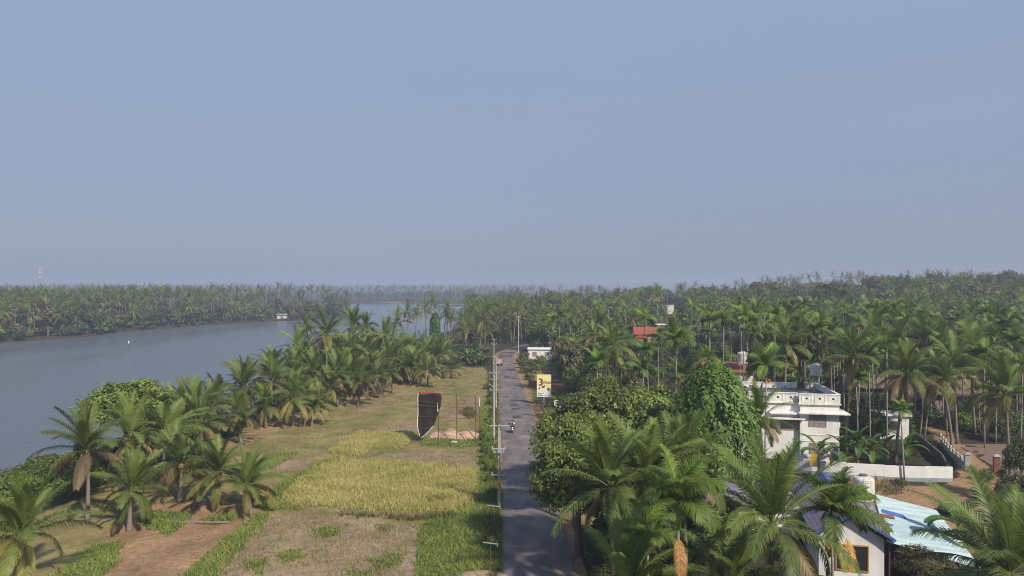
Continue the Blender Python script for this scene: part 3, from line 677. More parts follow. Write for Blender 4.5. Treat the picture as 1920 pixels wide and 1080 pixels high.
# -- coconut palms of the river-bank row, near to far
RG = 'coconut palms along the field edge and river bank'
for a in [
 (38,1008,46,25,'y',1.02,'large coconut palm cut by the bottom left corner, yellowed fronds hanging'),
 (165,845,61,163,'d',1.0,'coconut palm with orange nuts and a dead frond hanging down its trunk beside the river'),
 (243,922,58.4,242,'g',.80,'short coconut palm on red soil with two pale dry fronds touching the ground'),
 (408,890,64,402,'y',.86,'short coconut palm with grey dead fronds around its stub trunk near the fallen log'),
 (464,915,63,468,'y',.78,'smallest coconut palm, standing right at the left corner of the yellow rice plot'),
 (342,868,66,336,'d',.9,'coconut palm with drooping grown-out crown between two short palms on red soil'),
 (245,822,69,245,'g',1.0,'upright feathery coconut palm just in front of the bright mangrove tree'),
 (307,812,73,305,'g',.95,'coconut palm with bare pale trunk top right of the bright mangrove tree'),
 (380,795,80,380,'g',.98,'coconut palm with tall upright fronds where the row meets the open water'),
 (447,782,90,452,'y',.85,'coconut palm with orange dead fronds hanging to the soil at the water gap'),
 (455,728,101,465,'g',.95,'tall dark coconut palm left of the water gap with fronds over the river'),
 (497,760,101,497,'g',.88,'coconut palm with pale right frond standing just right of the water gap'),
 (553,747,102,549,'y',1.0,'broad coconut palm with thin bare trunk at the field edge and wide yellow lower fronds'),
 (588,764,103,583,'y',.75,'small coconut palm with one long yellow frond sagging over the field edge'),
 (508,690,116,508,'g',.95,'coconut palm crown behind the water gap, against the river'),
 (562,655,127,562,'g',1.0,'dense coconut palm crown at the left end of the tall cluster, over the water'),
 (612,630,125,612,'y',1.0,'tallest coconut palm of the near cluster, with bare trunk and brown hanging fronds'),
 (574,612,150,590,'d',.62,'thin wispy coconut palm top poking above the tall cluster at the river'),
 (590,705,112,590,'g',.9,'coconut palm standing second row behind the broad palm with thin bare trunk'),
 (632,700,118,632,'g',.9,'coconut palm second row below the tallest cluster palm'),
 (619,727,115,611,'y',.78,'coconut palm with orange dead frond next to the small sagging palm'),
 (657,655,131,657,'g',.95,'coconut palm crown right of the tallest cluster palm'),
 (663,613,142,663,'g',.95,'coconut palm behind the cluster, crown against the narrow water'),
 (688,612,162,688,'g',.9,'coconut palm in the cluster with small crown just left of the drooping one'),
 (677,718,119,672,'d',.85,'coconut palm with arched brown fronds hanging over the shaded soil'),
 (706,709,127,712,'d',.85,'coconut palm with rounded brown hanging fronds in the middle of the field edge row'),
 (720,632,150,720,'y',.95,'coconut palm with orange heart and rounded drooping fronds above the row'),
 (745,606,176,745,'g',.95,'coconut palm near the water gap left of the yellow crowned palm'),
 (731,699,133,737,'g',.82,'green coconut palm in the row, upper left of the black cloth'),
 (757,688,144,770,'y',.85,'coconut palm with pale fronds above the black cloth'),
 (779,688,146,781,'g',.85,'coconut palm above the black cloth, right of the pale fronded one'),
 (802,695,141,802,'y',.80,'low coconut palm near the end of the row, behind the rusty frame'),
 (846,693,156,846,'y',.85,'last lone short palm of the row, spread flat on dry grass'),
 (781,594,200,777,'y',.95,'tall palm with yellow crown and straight pale trunk in front of the water'),
 (763,584,212,766,'g',.95,'tall dark palm leaning behind the yellow crowned palm'),
 (797,580,232,800,'g',.9,'slim tall palm between the yellow crowned palm and the ivy column'),
 (812,571,242,826,'g',.95,'tall palm rising directly over the ivy covered trunk'),
 (841,579,226,836,'y',.95,'tall palm in the bare trunk bunch right of the ivy column'),
 (835,592,222,832,'g',.9,'lower palm in the bare trunk bunch right of the ivy column'),
 (848,600,224,838,'d',.8,'leaning palm at the back of the bare trunk bunch'),
 (873,606,199,850,'y',1.0,'palm with long trunk leaning far to the right, nearer of the two leaning ones'),
 (866,604,203,838,'d',.9,'palm with long trunk leaning right, behind the other leaning one'),
 (887,586,240,884,'g',.95,'tall palm right of the two leaning palms'),
 (903,590,250,890,'y',.95,'palm with yellow fronds farther along the grove edge toward the road bend'),
 (935,591,262,930,'d',1.0,'broad grey palm over the road bend, dead skirt under its crown'),
 (917,622,236,915,'y',.85,'short pale palm beside the farthest roadside power pole'),
 (972,592,258,972,'d',.95,'grey palm behind the white pole at the road bend'),
 (958,600,246,958,'y',.85,'palm with one bright yellow frond left of the white pole')]:
    coco_px(a[0], a[1], a[2], a[3], a[4], a[5], a[6], group=RG)

# palms standing between the hand placed row and the water
irng = np.random.default_rng(77)
edge_y = [60,70,95,102,112,119,127,144,156,170]; edge_x = [-31,-36,-40,-36,-31,-28.5,-26,-22.5,-17,-14]
bank_x = lambda y: np.interp(y, [p[0] for p in NEAR_BANK], [p[1] for p in NEAR_BANK])
yy = 62.0
while yy < 182:
    x0, x1 = float(bank_x(yy))+2.5, float(np.interp(yy, edge_y, edge_x))
    st = 5.6 if yy < 95 else 4.6
    for xx in np.arange(x0, x1, st):
        x = xx+irng.uniform(-1.5, 1.5); y = yy+irng.uniform(-1.5, 1.5)
        px = 960+x/y*F
        if 462 < px < 500 and 88 < y < 118: continue
        if px < 215 or (px < 300 and y < 88): continue
        if y < 96 and irng.random() < .35: continue
        if min(math.hypot(x-a, y-c) for a, c in placed) < 2.2: continue
        h = irng.uniform(3.0, 4.8) if y < 95 else irng.uniform(3.4, 6.4 if y < 112 else 5.6)
        if 106 < y < 136 and x < x1-6: h += irng.uniform(0, 2.6)
        placed.append((x, y)); lk = irng.choice(['g','y','d'], p=[.55,.3,.15])
        coconut((x, y, gh(x, y)), (x+irng.normal(0,.5), y+irng.normal(0,.4), h), lk, irng.uniform(.85,1.08),
            '%s coconut palm crowded between the field edge row and the river, %s crown' % ('tall' if h > 7.5 else ('short' if h < 5 else 'mid height'), {'g':'green','y':'yellow fringed','d':'brown skirted'}[lk]), 'coconut palms crowded behind the bank row')
    yy += st

# -- coconut palms right of the road
RG2 = 'coconut palms among the houses right of the road'
for a in [
 (1146,915,44,1150,'g',.96,'big coconut palm with orange flower stalk beside the mango trees'),
 (1212,895,46,1215,'g',1.02,'huge coconut palm, tallest fronds of the near cluster, in the centre of it'),
 (1282,878,48.5,1284,'g',.96,'coconut palm with brown heart below the leafy vine covered tree'),
 (1447,990,38,1450,'g',1.05,'large dark coconut palm in front of the blue tiled house'),
 (1178,1112,36,1181,'g',.80,'coconut palm at the bottom edge left of the orange dead frond'),
 (1372,1105,36,1372,'g',.85,'coconut palm cut off by the bottom edge below the large dark palm'),
 (1895,1078,36,1900,'g',1.05,'coconut palm in the bottom right corner with fronds over the pale blue sheet roof'),
 (1425,790,66,1432,'g',.8,'young coconut palm leaning against the left half of the white house'),
 (1599,672,84,1587,'y',.88,'coconut palm with brown trunk standing just right of the white house'),
 (1700,702,80,1678,'d',1.0,'coconut palm with brown hanging fronds above the white boundary wall'),
 (1766,712,86,1787,'y',.95,'coconut palm with yellow skirt left of the narrow lane'),
 (1886,742,71,1896,'y',1.0,'coconut palm with long yellow fronds hanging at the right edge over the gate'),
 (1768,655,104,1775,'g',.95,'upright coconut palm behind the one with yellow skirt'),
 (1690,645,112,1690,'g',.95,'coconut palm crown behind the brown fronded palm by the boundary wall'),
 (1152,652,106,1157,'d',1.0,'large coconut palm behind the mango trees with dead fronds hung around its trunk'),
 (1285,712,88,1287,'y',.72,'yellowed small coconut palm with orange heart left of the leafy vine covered tree'),
 (1640,615,118,1645,'g',.95,'coconut palm with dark upright frond right of the blue tank'),
 (1845,690,92,1850,'g',.9,'coconut palm with feathery crown left of the gate palm'),
 (1555,628,128,1560,'g',.9,'coconut palm between the areca palms behind the white house'),
 (1905,690,100,1915,'g',.9,'coconut palm at the right edge behind the gate palm')]:
    coco_px(a[0], a[1], a[2], a[3], a[4], a[5], a[6], group=RG2, lod='hi' if a[2] < 90 else None)

# -- areca palms
AG = 'slender areca palms right of the road'
for a in [
 (1272,942,33,1272,1.4,0,0,'broad areca palm with a big orange dead frond at the bottom edge'),
 (1560,962,40.5,1566,1.5,1,1,'areca palm with orange fruit in front of the white gable wall and window'),
 (1215,1000,38,1215,1.25,0,0,'areca palm half hidden left of the orange dead frond'),
 (1437,686,75,1434,1.35,1,0,'areca palm with orange fruit standing in front of the white house roof'),
 (1120,680,100,1120,1.35,0,1,'bushy areca palm with bright orange dead frond beside the round brown tree'),
 (1206,692,96,1206,1.25,0,0,'bright green areca palm left of a thin bare trunk above the mango trees'),
 (1209,597,122,1209,1.25,0,1,'areca palm with orange tip standing in front of the red roof'),
 (1268,636,86,1267,1.35,0,0,'dark thick crowned areca palm with long pale trunk above the mango trees'),
 (1234,630,118,1235,1.1,0,0,'areca palm with thin bare trunk just right of the red roof'),
 (1330,601,112,1331,1.2,0,0,'areca palm above the terracotta roof, left of two'),
 (1357,598,110,1356,1.2,0,1,'areca palm with pinkish dead frond above the terracotta roof'),
 (1327,672,95,1326,1.25,0,0,'low areca palm left of the terracotta roof'),
 (1395,590,110,1394,1.2,0,0,'areca palm with white trunk passing the grey tank'),
 (1453,590,106,1453,1.2,1,0,'areca palm with orange fruit bunch and white trunk behind the white house'),
 (1415,625,112,1415,.9,0,0,'short areca palm between grey tank and fruiting areca palm'),
 (1537,604,108,1536,1.2,0,0,'areca palm with straight trunk rising over the tank on the white house'),
 (1525,612,110,1523,1.0,0,1,'areca palm with orange dead frond over the tank on the white house'),
 (1655,583,120,1655,1.35,0,1,'areca palm with pale bright fronds high behind the coconut palms'),
 (1700,600,125,1700,1.1,0,1,'areca palm with red brown dead frond in the grove above the boundary wall'),
 (1735,602,125,1735,1.1,0,1,'areca palm with yellow dead frond in the grove above the boundary wall'),
 (1810,620,112,1812,1.2,1,0,'areca palm with orange fruit at the right, over the lane'),
 (1832,650,108,1833,1.15,0,0,'light green areca palm right of the fruiting one over the lane'),
 (1905,640,98,1908,1.3,0,1,'areca palm with yellow dead frond at the right edge'),
 (1890,610,110,1893,1.3,0,0,'dark areca palm at the right edge above the yellow fronded one'),
 (1690,770,73.0,1697,.7,0,0,'thin areca palm leaning over the white boundary wall'),
 (1612,700,92,1607,1.0,0,0,'areca palm with thin grey trunk beside the brown coconut trunk'),
 (1625,705,93,1622,.95,0,0,'second thin grey areca trunk right of the brown coconut trunk'),
 (1748,705,92,1733,1.0,0,0,'areca palm with striped trunk at the edge of the lane'),
 (1735,715,93,1725,.9,0,0,'areca palm with striped trunk left of its twin at the lane edge')]:
    areca_px(a[0], a[1], a[2], a[3], a[4], a[7], bool(a[5]), bool(a[6]), AG, lod='hi' if a[2] < 90 else None)

def hanging_frond(px, py, D, length, col, parent_px):
    par = min((o for o in scene.objects if o.name.startswith('areca_palm')), key=lambda o: abs(960+o.location.x/o.location.y*F-parent_px)+abs(o.location.y-D))
    lb = LB(); rg_ = np.random.default_rng(int(px)); frond(lb, rg_, R(-95), R(-38), R(50), length, 26, .045, .55, np.array(col), -.05, .75, 2, .8, 0, True, 0, .05)
    link('dry_frond', lb.mesh('dry_frond', M['leaf']), par, P(px, py, D)-par.location)
hanging_frond(1272, 1008, 32.0, 1.9, (.66,.33,.08), 1272)
hanging_frond(1588, 1010, 39.8, 1.9, (.62,.34,.08), 1566)
hanging_frond(1574, 1016, 39.7, 1.7, (.42,.42,.07), 1566)

# -- mango trees, mangroves, hand placed broadleaf trees
def tree_px(cx, cy, D, rpx, hpx, kind, label, group=None, lod=None, name='broadleaf_tree', cat='tree'):
    c = P(cx, cy, D); g = gh(c.x, D); placed.append((c.x, D))
    return broadleaf((c.x, D, g), rpx/F*D, c.z-g, hpx/F*D, kind, label, group, lod, name, cat)
MG = 'mango trees at the road side'
tree_px(1084, 908, 53, 108, 108, 'green', 'mango tree leaning over the road, nearest of the clump', MG, 'hi', 'mango_tree')
tree_px(1080, 830, 60, 84, 82, 'green', 'mango tree in the clump, directly behind the nearest one', MG, 'hi', 'mango_tree')
tree_px(1122, 786, 67, 92, 78, 'green', 'mango tree beside the white pillar, upper left of the clump', MG, 'hi', 'mango_tree')
tree_px(1195, 776, 70, 98, 74, 'green', 'mango tree behind the huge near coconut palm', MG, 'hi', 'mango_tree')
tree_px(1255, 785, 72, 72, 64, 'green', 'mango tree next to the leafy vine covered tree', MG, 'hi', 'mango_tree')
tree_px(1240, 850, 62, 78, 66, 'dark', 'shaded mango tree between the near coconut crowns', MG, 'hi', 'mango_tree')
tree_px(1140, 732, 92, 36, 36, 'bright', 'bright creeper covered dome in front of the bushy areca palm')
tree_px(1062, 668, 134, 38, 44, 'olive', 'round olive brown tree right of the white flat roofed building')
tree_px(1075, 712, 128, 28, 30, 'green', 'small dense green tree behind the yellow billboard')
tree_px(236, 764, 80, 96, 62, 'bright', 'bright green mangrove tree on the river edge among the palms', None, 'hi', 'mangrove_tree')
tree_px(300, 812, 77, 74, 50, 'green', 'mangrove tree low behind the palm row, right of the bright one', None, 'hi', 'mangrove_tree')
tree_px(40, 918, 68, 84, 56, 'green', 'spreading mangrove bush at the left edge by the water', None, 'hi', 'mangrove_tree')
tree_px(130, 895, 68, 66, 48, 'green', 'dark mangrove bush behind the orange nut palm', None, 'hi', 'mangrove_tree')
tree_px(890, 672, 182, 42, 30, 'dark', 'dark round tree between the leaning palms and the road')
tree_px(815, 660, 178, 40, 26, 'olive', 'olive scrub tree under the ivy covered trunk')
tree_px(770, 672, 165, 38, 24, 'green', 'green scrub tree behind the palm row, left of the olive scrub')
tree_px(1030, 622, 215, 34, 34, 'green', 'green jackfruit tree above the white flat roofed building')
tree_px(1000, 630, 220, 26, 40, 'dark', 'dark narrow tree right of the white pole at the bend')
tree_px(1500, 655, 100, 40, 44, 'dark', 'dark leafy tree behind the roof of the white house')
tree_px(1420, 672, 104, 30, 32, 'dark', 'dark tree behind the areca palm on the white house')
tree_px(1465, 640, 112, 40, 38, 'green', 'green tree with yellow leaves behind the fruiting areca palm')
tree_px(1738, 1060, 43, 62, 32, 'olive', 'feathery light green shrub in front of the pale blue sheet roof', None, 'hi', 'shrub', 'shrub')
tree_px(1905, 930, 58, 40, 60, 'olive', 'yellow leaved shrub tree at the right edge near the gate', None, 'hi', 'shrub', 'shrub')
tree_px(1640, 800, 92, 40, 40, 'dark', 'dark garden tree behind the banana plants')

for (cx, cy, D, rp, hp, k, lab) in ((1192,652,176,20,20,'dark','dark tree hiding the wall below the red roof'),(1214,660,170,18,20,'green','green tree below the right half of the red roof'),(1236,648,180,20,22,'dark','dark tree right of the red roofed house'),
  (1170,640,170,22,22,'green','green tree left of the red roofed house'),(1252,600,380,16,14,'dark','dark treetop below the small far white house'),(1266,604,370,14,14,'olive','olive treetop right of the small far white house'),
  (1700,800,98,34,30,'dark','dark shade tree at the top of the red lane'),(1760,770,112,40,34,'dark','dark shade tree behind the lane between coconut trunks'),(1830,775,100,36,34,'green','green tree between the yard and the brown roof'),(1880,800,92,34,34,'dark','dark tree behind the gate palm at the right edge'),
  (1650,765,104,36,34,'dark','dark tree behind the white outbuilding'),(1600,760,100,30,34,'dark','dark tree at the right rear corner of the white house'),(1915,860,66,30,44,'dark','dark leafy tree cut by the right edge near the short white pillar'),(1790,800,106,26,24,'olive','olive shrub tree at the end of the baluster wall')):
    tree_px(cx, cy, D, rp, hp, k, lab, None, 'mid')
arng = random.Random(9)
for k in range(30):
    px = 1585+k*11.3+arng.uniform(-5,5); D = arng.uniform(86, 112)
    x = (px-960)/F*D
    if 49.5 < x < 60 and D < 100: continue
    areca((x, D, gh(x, D)), (x+arng.uniform(-.5,.5), D, gh(x, D)+arng.uniform(8, 14)), arng.uniform(.9, 1.25), 'slender areca palm in the shady yards right of the white house', 'areca palms scattered in the yards at the right', arng.random() < .2, arng.random() < .12)
    placed.append((x, D))
for (cx, cy, D, lk) in ((1660,665,98,'g'),(1735,640,108,'y'),(1820,655,96,'d'),(1862,640,104,'g'),(1625,640,106,'g'),(1790,690,90,'y')):
    coco_px(cx, cy, D, cx+arng.uniform(-10,10), lk, .95, {'g':'green','y':'yellow fringed','d':'brown skirted'}[lk]+' coconut palm among the areca palms in the yards at the right', group='coconut palms in the yards at the right', lod='mid')
for k in range(34):
    px = 1580+k*10.5+arng.uniform(-6,6); D = arng.uniform(84, 114); x = (px-960)/F*D
    if 47 < x < 66 and D < 98: continue
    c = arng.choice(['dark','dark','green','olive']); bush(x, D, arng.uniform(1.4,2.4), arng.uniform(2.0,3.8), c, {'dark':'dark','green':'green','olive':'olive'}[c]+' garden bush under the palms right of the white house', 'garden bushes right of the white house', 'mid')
for (x, y) in [(-57,64),(-53,66),(-49,70),(-52,76),(-47,77),(-44,72),(-48,84),(-43,80),(-46,89),(-41,88),(-40,76),(-44,95),(-39,95),(-52,62),(-56,58),(-50,57)]:
    bush(x, y, arng.uniform(1.6,2.6), arng.uniform(1.6,2.8), arng.choice(['dark','dark','green']), 'dark undergrowth bush between the near left palms and the water', 'undergrowth bushes on the near left bank')

for (cx, cy, D, rp, hp, k, lab) in ((1890,527,360,38,24,'dark','big dark tree on the skyline at the top of the right hill'),(1690,529,372,24,14,'dark','broad dark tree on the skyline of the right hill, left of the tall one'),(1638,533,352,26,17,'brown','dry brown tree on the skyline where the right hill begins'),(1746,519,392,11,9,'dark','tall lone dark treetop sticking up on the right hill skyline'),(1850,526,358,20,16,'olive','olive tree on the skyline left of the big dark one'),(1795,524,380,13,11,'olive','small olive treetop on the right hill skyline'),
  (1422,538,380,22,13,'brown','reddish brown tree at the left end of the hill'),(1450,536,384,20,11,'green','flat topped green tree on the low skyline'),(1035,562,400,28,13,'brown','brown leafless tree standing out in the far forest above the billboard'),(1056,574,350,28,13,'dark','wide dark tree in front of the far brown tree'),(1332,558,390,32,14,'dark','wide dark green tree above the paired areca palms'),(1432,552,330,24,16,'green','green rounded tree above the fruiting areca palm'),(1700,560,290,30,24,'brown','bare brown tree on the hill slope with pale trunk in front'),(1600,560,300,28,22,'olive','olive tree on the lower hill slope'),(1810,565,290,30,22,'olive','olive brown tree in the middle of the hill slope')):
    tree_px(cx, cy, D, rp, hp, k, lab, None, 'mid')
# ivy covered column and the big leafy vine covered tree
def vine_tree(base, r, h, prof, leaf, n, col, label, name):
    rng = np.random.default_rng(int(base[0]*7+n)); lb = LB()
    u = rng.random(n)**.9; a = rng.uniform(0, 2*np.pi, n)
    rr = np.interp(u, [p[0] for p in prof], [p[1] for p in prof])*r*(1+.12*np.sin(a*3+u*6)+.09*np.sin(a*7-u*11)+.05*np.sin(a*13+u*29))
    rr = rr*(1-.16*rng.random(n)**2)*np.where(rng.random(n) < .28, .84, 1)
    p = np.stack([rr*np.cos(a), rr*np.sin(a), u*h], 1)
    out = np.stack([np.cos(a), np.sin(a), np.full(n, .15)+.9*(u > .88)], 1)
    nv = nrm(nrm(out)+.32*rng.standard_normal((n, 3))+np.array([0,0,.35]))
    ax = nrm(np.array([0,0,-1.0])+.6*rng.standard_normal((n, 3))+.5*nrm(out)); ax = nrm(ax-nv*np.sum(ax*nv, 1, keepdims=True))
    sd = np.cross(nv, ax); l = leaf*rng.uniform(.7, 1.3, (n, 1))
    V = np.stack([p, p+ax*l*.4+sd*l*.30, p+ax*l, p+ax*l*.4-sd*l*.30], 1).reshape(-1, 3)
    K = np.array(col)*rng.uniform(.65, 1.4, (n, 1)); i = np.arange(n)*4
    lb.add(V, np.repeat(K, 4, 0), np.stack([i, i+1, i+2, i+3], 1))
    e = empty(name, base, 0, label, 'tree')
    link('crown', lb.mesh('crown', M['broad']), e)
    MB().tube([(0,0,-.2), (.1,.05,h*.5), (0,0,h*.93)], [.35*r/3+.12, .25*r/3+.1, .12], 8).build('trunk', M['bark'], e)
    placed.append((base[0], base[1])); return e
bp_ = P(1341, 700, 62); vine_tree((bp_.x, 62, 0), 3.35, 14.0, [(0,.75),(.35,1.0),(.6,1.0),(.8,.86),(.92,.6),(1,.15)], .36, 21000, (.135,.225,.042), 'tall dome of big drooping leaves, vine covered tree beside the white house', 'vine_covered_tree')
bp_ = P(816, 600, 214); vine_tree((bp_.x, 214, gh(bp_.x, 214)), 2.0, 12.5, [(0,1.1),(.3,.85),(.8,.7),(1,.3)], .55, 3200, (.10,.18,.035), 'column of green ivy around a palm trunk at the water', 'ivy_covered_trunk')

# bushes along the bank and verge
brng = random.Random(3)
for (x, y) in [(-58,70),(-55,80),(-53,86),(-50,92),(-46,100),(-44,108),(-41.5,116),(-42,126),(-40,134),(-41,142),(-38,150),(-40,158),(-36,164),(-42,170),(-34,172),(-38,180),(-30,182),(-34,190),(-26,190),(-30,200),(-22,202),(-26,210),(-16,206)]:
    bush(x+brng.uniform(-1,1), y, brng.uniform(1.8,3.0), brng.uniform(2.2,3.6), brng.choice(['dark','dark','green','olive']), 'dark undergrowth bush under the palms of the river bank', 'undergrowth bushes on the river bank')
for k, (px, py, r, h, c) in enumerate([(918,800,.9,1.5,'bright'),(912,812,1.0,1.7,'bright'),(922,790,.8,1.5,'green'),(906,826,.8,1.3,'green'),(916,838,.9,1.7,'bright'),(910,850,.8,1.5,'bright'),(917,862,.8,1.9,'green'),(909,872,.7,1.2,'bright'),(918,885,.7,1.5,'green'),(924,775,.8,1.2,'olive'),(918,760,.9,1.4,'olive'),(922,745,1.1,1.7,'green'),(915,730,1.1,1.5,'olive'),(926,722,1.0,1.7,'green'),(918,905,.5,1.1,'green'),(921,930,.5,1.0,'bright')]):
    x, y = G(px, py); bush(x, y, r, h, c, 'leafy green bush on the left road verge beside the power poles', 'roadside bushes on the left verge', 'hi' if y < 80 else 'mid')
for (px, py, r, h, c) in [(985,700,1.5,2.2,'olive'),(980,690,1.6,2.4,'olive'),(992,712,1.3,2.0,'olive'),(978,682,1.8,2.6,'green'),(983,676,1.8,2.8,'olive'),(1004,700,1.6,3.0,'green'),(1015,690,2.0,3.6,'green'),(998,690,1.5,2.8,'olive'),(1003,722,.9,1.2,'olive')]:
    x, y = G(px, py); bush(x, y, r, h, c, 'dry grassy bush on the right verge between billboard and road bend', 'dry bushes on the right verge', 'mid')
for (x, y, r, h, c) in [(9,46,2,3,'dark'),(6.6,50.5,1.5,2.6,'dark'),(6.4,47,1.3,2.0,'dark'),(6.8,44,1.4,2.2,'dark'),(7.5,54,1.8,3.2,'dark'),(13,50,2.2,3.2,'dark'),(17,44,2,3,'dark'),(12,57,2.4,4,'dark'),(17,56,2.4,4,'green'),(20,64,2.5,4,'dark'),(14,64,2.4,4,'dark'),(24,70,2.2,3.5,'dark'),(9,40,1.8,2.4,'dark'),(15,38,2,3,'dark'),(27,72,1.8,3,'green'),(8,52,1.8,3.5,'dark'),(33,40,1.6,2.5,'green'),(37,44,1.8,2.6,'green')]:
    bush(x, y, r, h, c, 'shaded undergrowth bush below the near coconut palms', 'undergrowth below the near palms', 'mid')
for (px, py, r, h) in [(1690,912,.7,.9),(1850,900,1.2,1.3),(1872,893,1.0,1.2),(1845,935,1.2,1.1),(1775,960,.9,.8)]:
    x, y = G(px, py); bush(x, y, r, h, 'green', 'low weedy shrub beside the red earth lane', 'shrubs beside the red lane', 'mid')

# banana plants
def banana(x, y, h, label, n=8, yellow=False, rz=0):
    rng = np.random.default_rng(int(x*10+y)); e = empty('banana_plant', (x, y, gh(x, y)), rz, label, 'plant', 'banana plants')
    MB().tube([(0,0,-.1), (.05,0,h*.5), (0,.05,h)], [.17,.14,.09], 8).build('stem', M['bananatrunk'], e, smooth=True)
    for i in range(n):
        t = (i+.5)/n; az = i*2.4+rng.uniform(-.3,.3); el = R(82-85*t); N = 9; L_ = rng.uniform(2.2, 2.9); s = np.linspace(0, 1, N)
        ee = el - R(50+45*t)*s**1.4
        T = np.stack([np.cos(ee)*math.cos(az), np.cos(ee)*math.sin(az), np.sin(ee)], 1)
        p = np.concatenate([[[0,0,0]], np.cumsum(T[1:]*L_/(N-1), 0)]); sd = np.array([-math.sin(az), math.cos(az), 0])
        wv = .38*np.sin(np.pi*np.clip((s-.14)/.9, 0.02, 1))**.6
        lift = np.cross(T, sd)
        lift = lift*np.sign(lift[:, 2:3]+1e-6)
        V = np.stack([p+sd*wv[:, None]+lift*(wv*.35)[:, None], p, p-sd*wv[:, None]+lift*(wv*.35)[:, None]], 1).reshape(-1, 3)
        q = [];  b = np.arange(N-1)*3
        q.append(np.stack([b, b+1, b+4, b+3], 1)); q.append(np.stack([b+1, b+2, b+5, b+4], 1))
        col = np.array([.10,.19,.03])*rng.uniform(.8, 1.25)
        if yellow and i == n-2: col = np.array([.6,.42,.05])
        if i == n-1: col = np.array([.22,.14,.07])
        lb = LB(); lb.add(V, col, np.concatenate(q)); link('leaf', lb.mesh('leaf', M['leaf']), e, (0, 0, h-.05))
for (px, D, cy, lab, yl) in [(1608,77,828,'big banana plant in the middle of the garden behind the boundary wall',0),(1632,78,842,'banana plant right of the big one, drooping over the boundary wall',0),(1585,77.5,845,'banana plant left of the big one near the house wall',0),
        (1535,74,848,'banana plant with one yellow leaf in front of the white house',1),(1655,80,850,'small banana plant beside the leaning areca trunks',0),(1798,50,985,'banana plant with broad leaves at the right end of the pale blue sheet roof',0),(1700,84,838,'banana plant deeper in the garden right of the leaning areca trunks',0)]:
    c = P(px, cy, D); banana(c.x, D, c.z-gh(c.x, D), lab, 9, bool(yl))

# ------------------------------------------------------------------ white two-storey house
hx = empty('white_house', (38.8, 81.0, 0), R(-9), 'white two storey flat roofed house with brown windows among palms', 'house')
b = MB(); b.bx(-4.35, 0, 0, 9.5, -.3, 6.9); b.bx(-12.2, -4.352, .55, 9.5, -.3, 6.9); b.build('wall', M['whitewall'], hx)
MB().bx(-12.1, -4.3, .61, 9.40, 6.9, 7.34).bx(-4.298, -.06, .06, 9.40, 6.9, 7.34).build('roof', M['darkslab'], hx)
b = MB()
b.bx(-4.5, .14, -.14, .04, 6.9, 8.0); b.bx(-12.3, -4.502, .41, .59, 6.9, 8.0); b.bx(-.04, .14, .042, 9.6, 6.9, 8.0)
b.bx(-12.3, -2.45, 9.42, 9.6, 6.9, 8.0); b.bx(-1.45, -.042, 9.42, 9.6, 6.9, 8.0); b.bx(-12.3, -12.12, .592, 9.418, 6.9, 8.0)
b.bx(-4.56, .2, -.2, .1, 8.0, 8.07); b.bx(-12.36, -4.562, .35, .65, 8.0, 8.07); b.bx(-.1, .2, .102, 9.66, 8.0, 8.07); b.bx(-12.36, -2.45, 9.36, 9.66, 8.0, 8.07); b.bx(-1.45, -.102, 9.36, 9.66, 8.0, 8.07)
b.bx(-4.6, .24, -.24, -.142, 6.78, 6.93); b.bx(-12.4, -4.602, .31, .408, 6.78, 6.93); b.bx(.142, .24, -.138, 9.6, 6.78, 6.93)
par = b.build('parapet', M['parapet'], hx)
def panel(x, y, face):
    m = MB(); wd = .58
    if face == 'f':
        for (a0, a1, c0, c1) in ((-wd, wd, .38, .44), (-wd, wd, -.44, -.38), (-wd, -wd+.06, -.38, .38), (wd-.06, wd, -.38, .38)): m.bx(x+a0, x+a1, y-.035, y-.002, 7.48+c0, 7.48+c1)
    else:
        for (a0, a1, c0, c1) in ((-wd, wd, .38, .44), (-wd, wd, -.44, -.38), (-wd, -wd+.06, -.38, .38), (wd-.06, wd, -.38, .38)): m.bx(x+.002, x+.035, y+a0, y+a1, 7.48+c0, 7.48+c1)
    m.build('panel_frame', M['white'], hx)
    v = MB()
    if face == 'f': v.bx(x-.11, x+.11, y-.03, y-.003, 7.42, 7.62)
    else: v.bx(x+.003, x+.03, y-.11, y+.11, 7.42, 7.62)
    v.build('vent', M['dark'], hx)
for x in (-.65, -2.15, -3.65): panel(x, -.14, 'f')
for x in (-5.3, -6.8, -8.3, -9.8, -11.3): panel(x, .41, 'f')
for y in (1, 2.5, 4, 5.5, 7, 8.5): panel(.14, y, 's')
for x in (-11.4, -9.9, -8.4, -6.9, -5.4, -3.9): panel(x, 9.42, 'f')
panel(-.75, 9.42, 'f')
for (x0, x1, y0, y1, z) in ((-4.6, 1.1, -.75, -.003, 5.72), (.003, 1.1, .0, 5, 5.72), (-7.8, -4.353, -.25, .547, 5.55), (-8.2, -3.9, -.55, -.252, 4.98), (-8.2, -4.353, -.25, .547, 4.98)):
    MB().bx(x0, x1, y0, y1, z, z+.14).build('sunshade', M['parapet'], hx)
for z in (3.1, 2.35):
    MB().bx(-4.4, .06, -.06, -.003, z, z+.10).bx(.003, .06, .0, 9.4, z, z+.10).build('string_course', M['parapet'], hx)
def window(parent, x0, x1, z0, z1, y, n=3, glass='glass', frame='wood', depth=.08):
    f = MB(); t = .09
    f.bx(x0, x1, y-depth, y-.004, z1-t, z1); f.bx(x0, x1, y-depth, y-.004, z0, z0+t)
    for i in range(n+1):
        xx = x0 + (x1-x0-t)*i/n; f.bx(xx, xx+t, y-depth, y-.004, z0+t, z1-t)
    fo = f.build('window', M[frame], parent)
    g = MB().bx(x0+t, x1-t, y-depth*.45, y-.006, z0+t, z1-t); g.build('pane', M[glass], fo)
    return fo
window(hx, -3.35, -1.4, 4.15, 5.62, 0)
window(hx, -6.4, -4.42, 3.55, 4.95, .55)
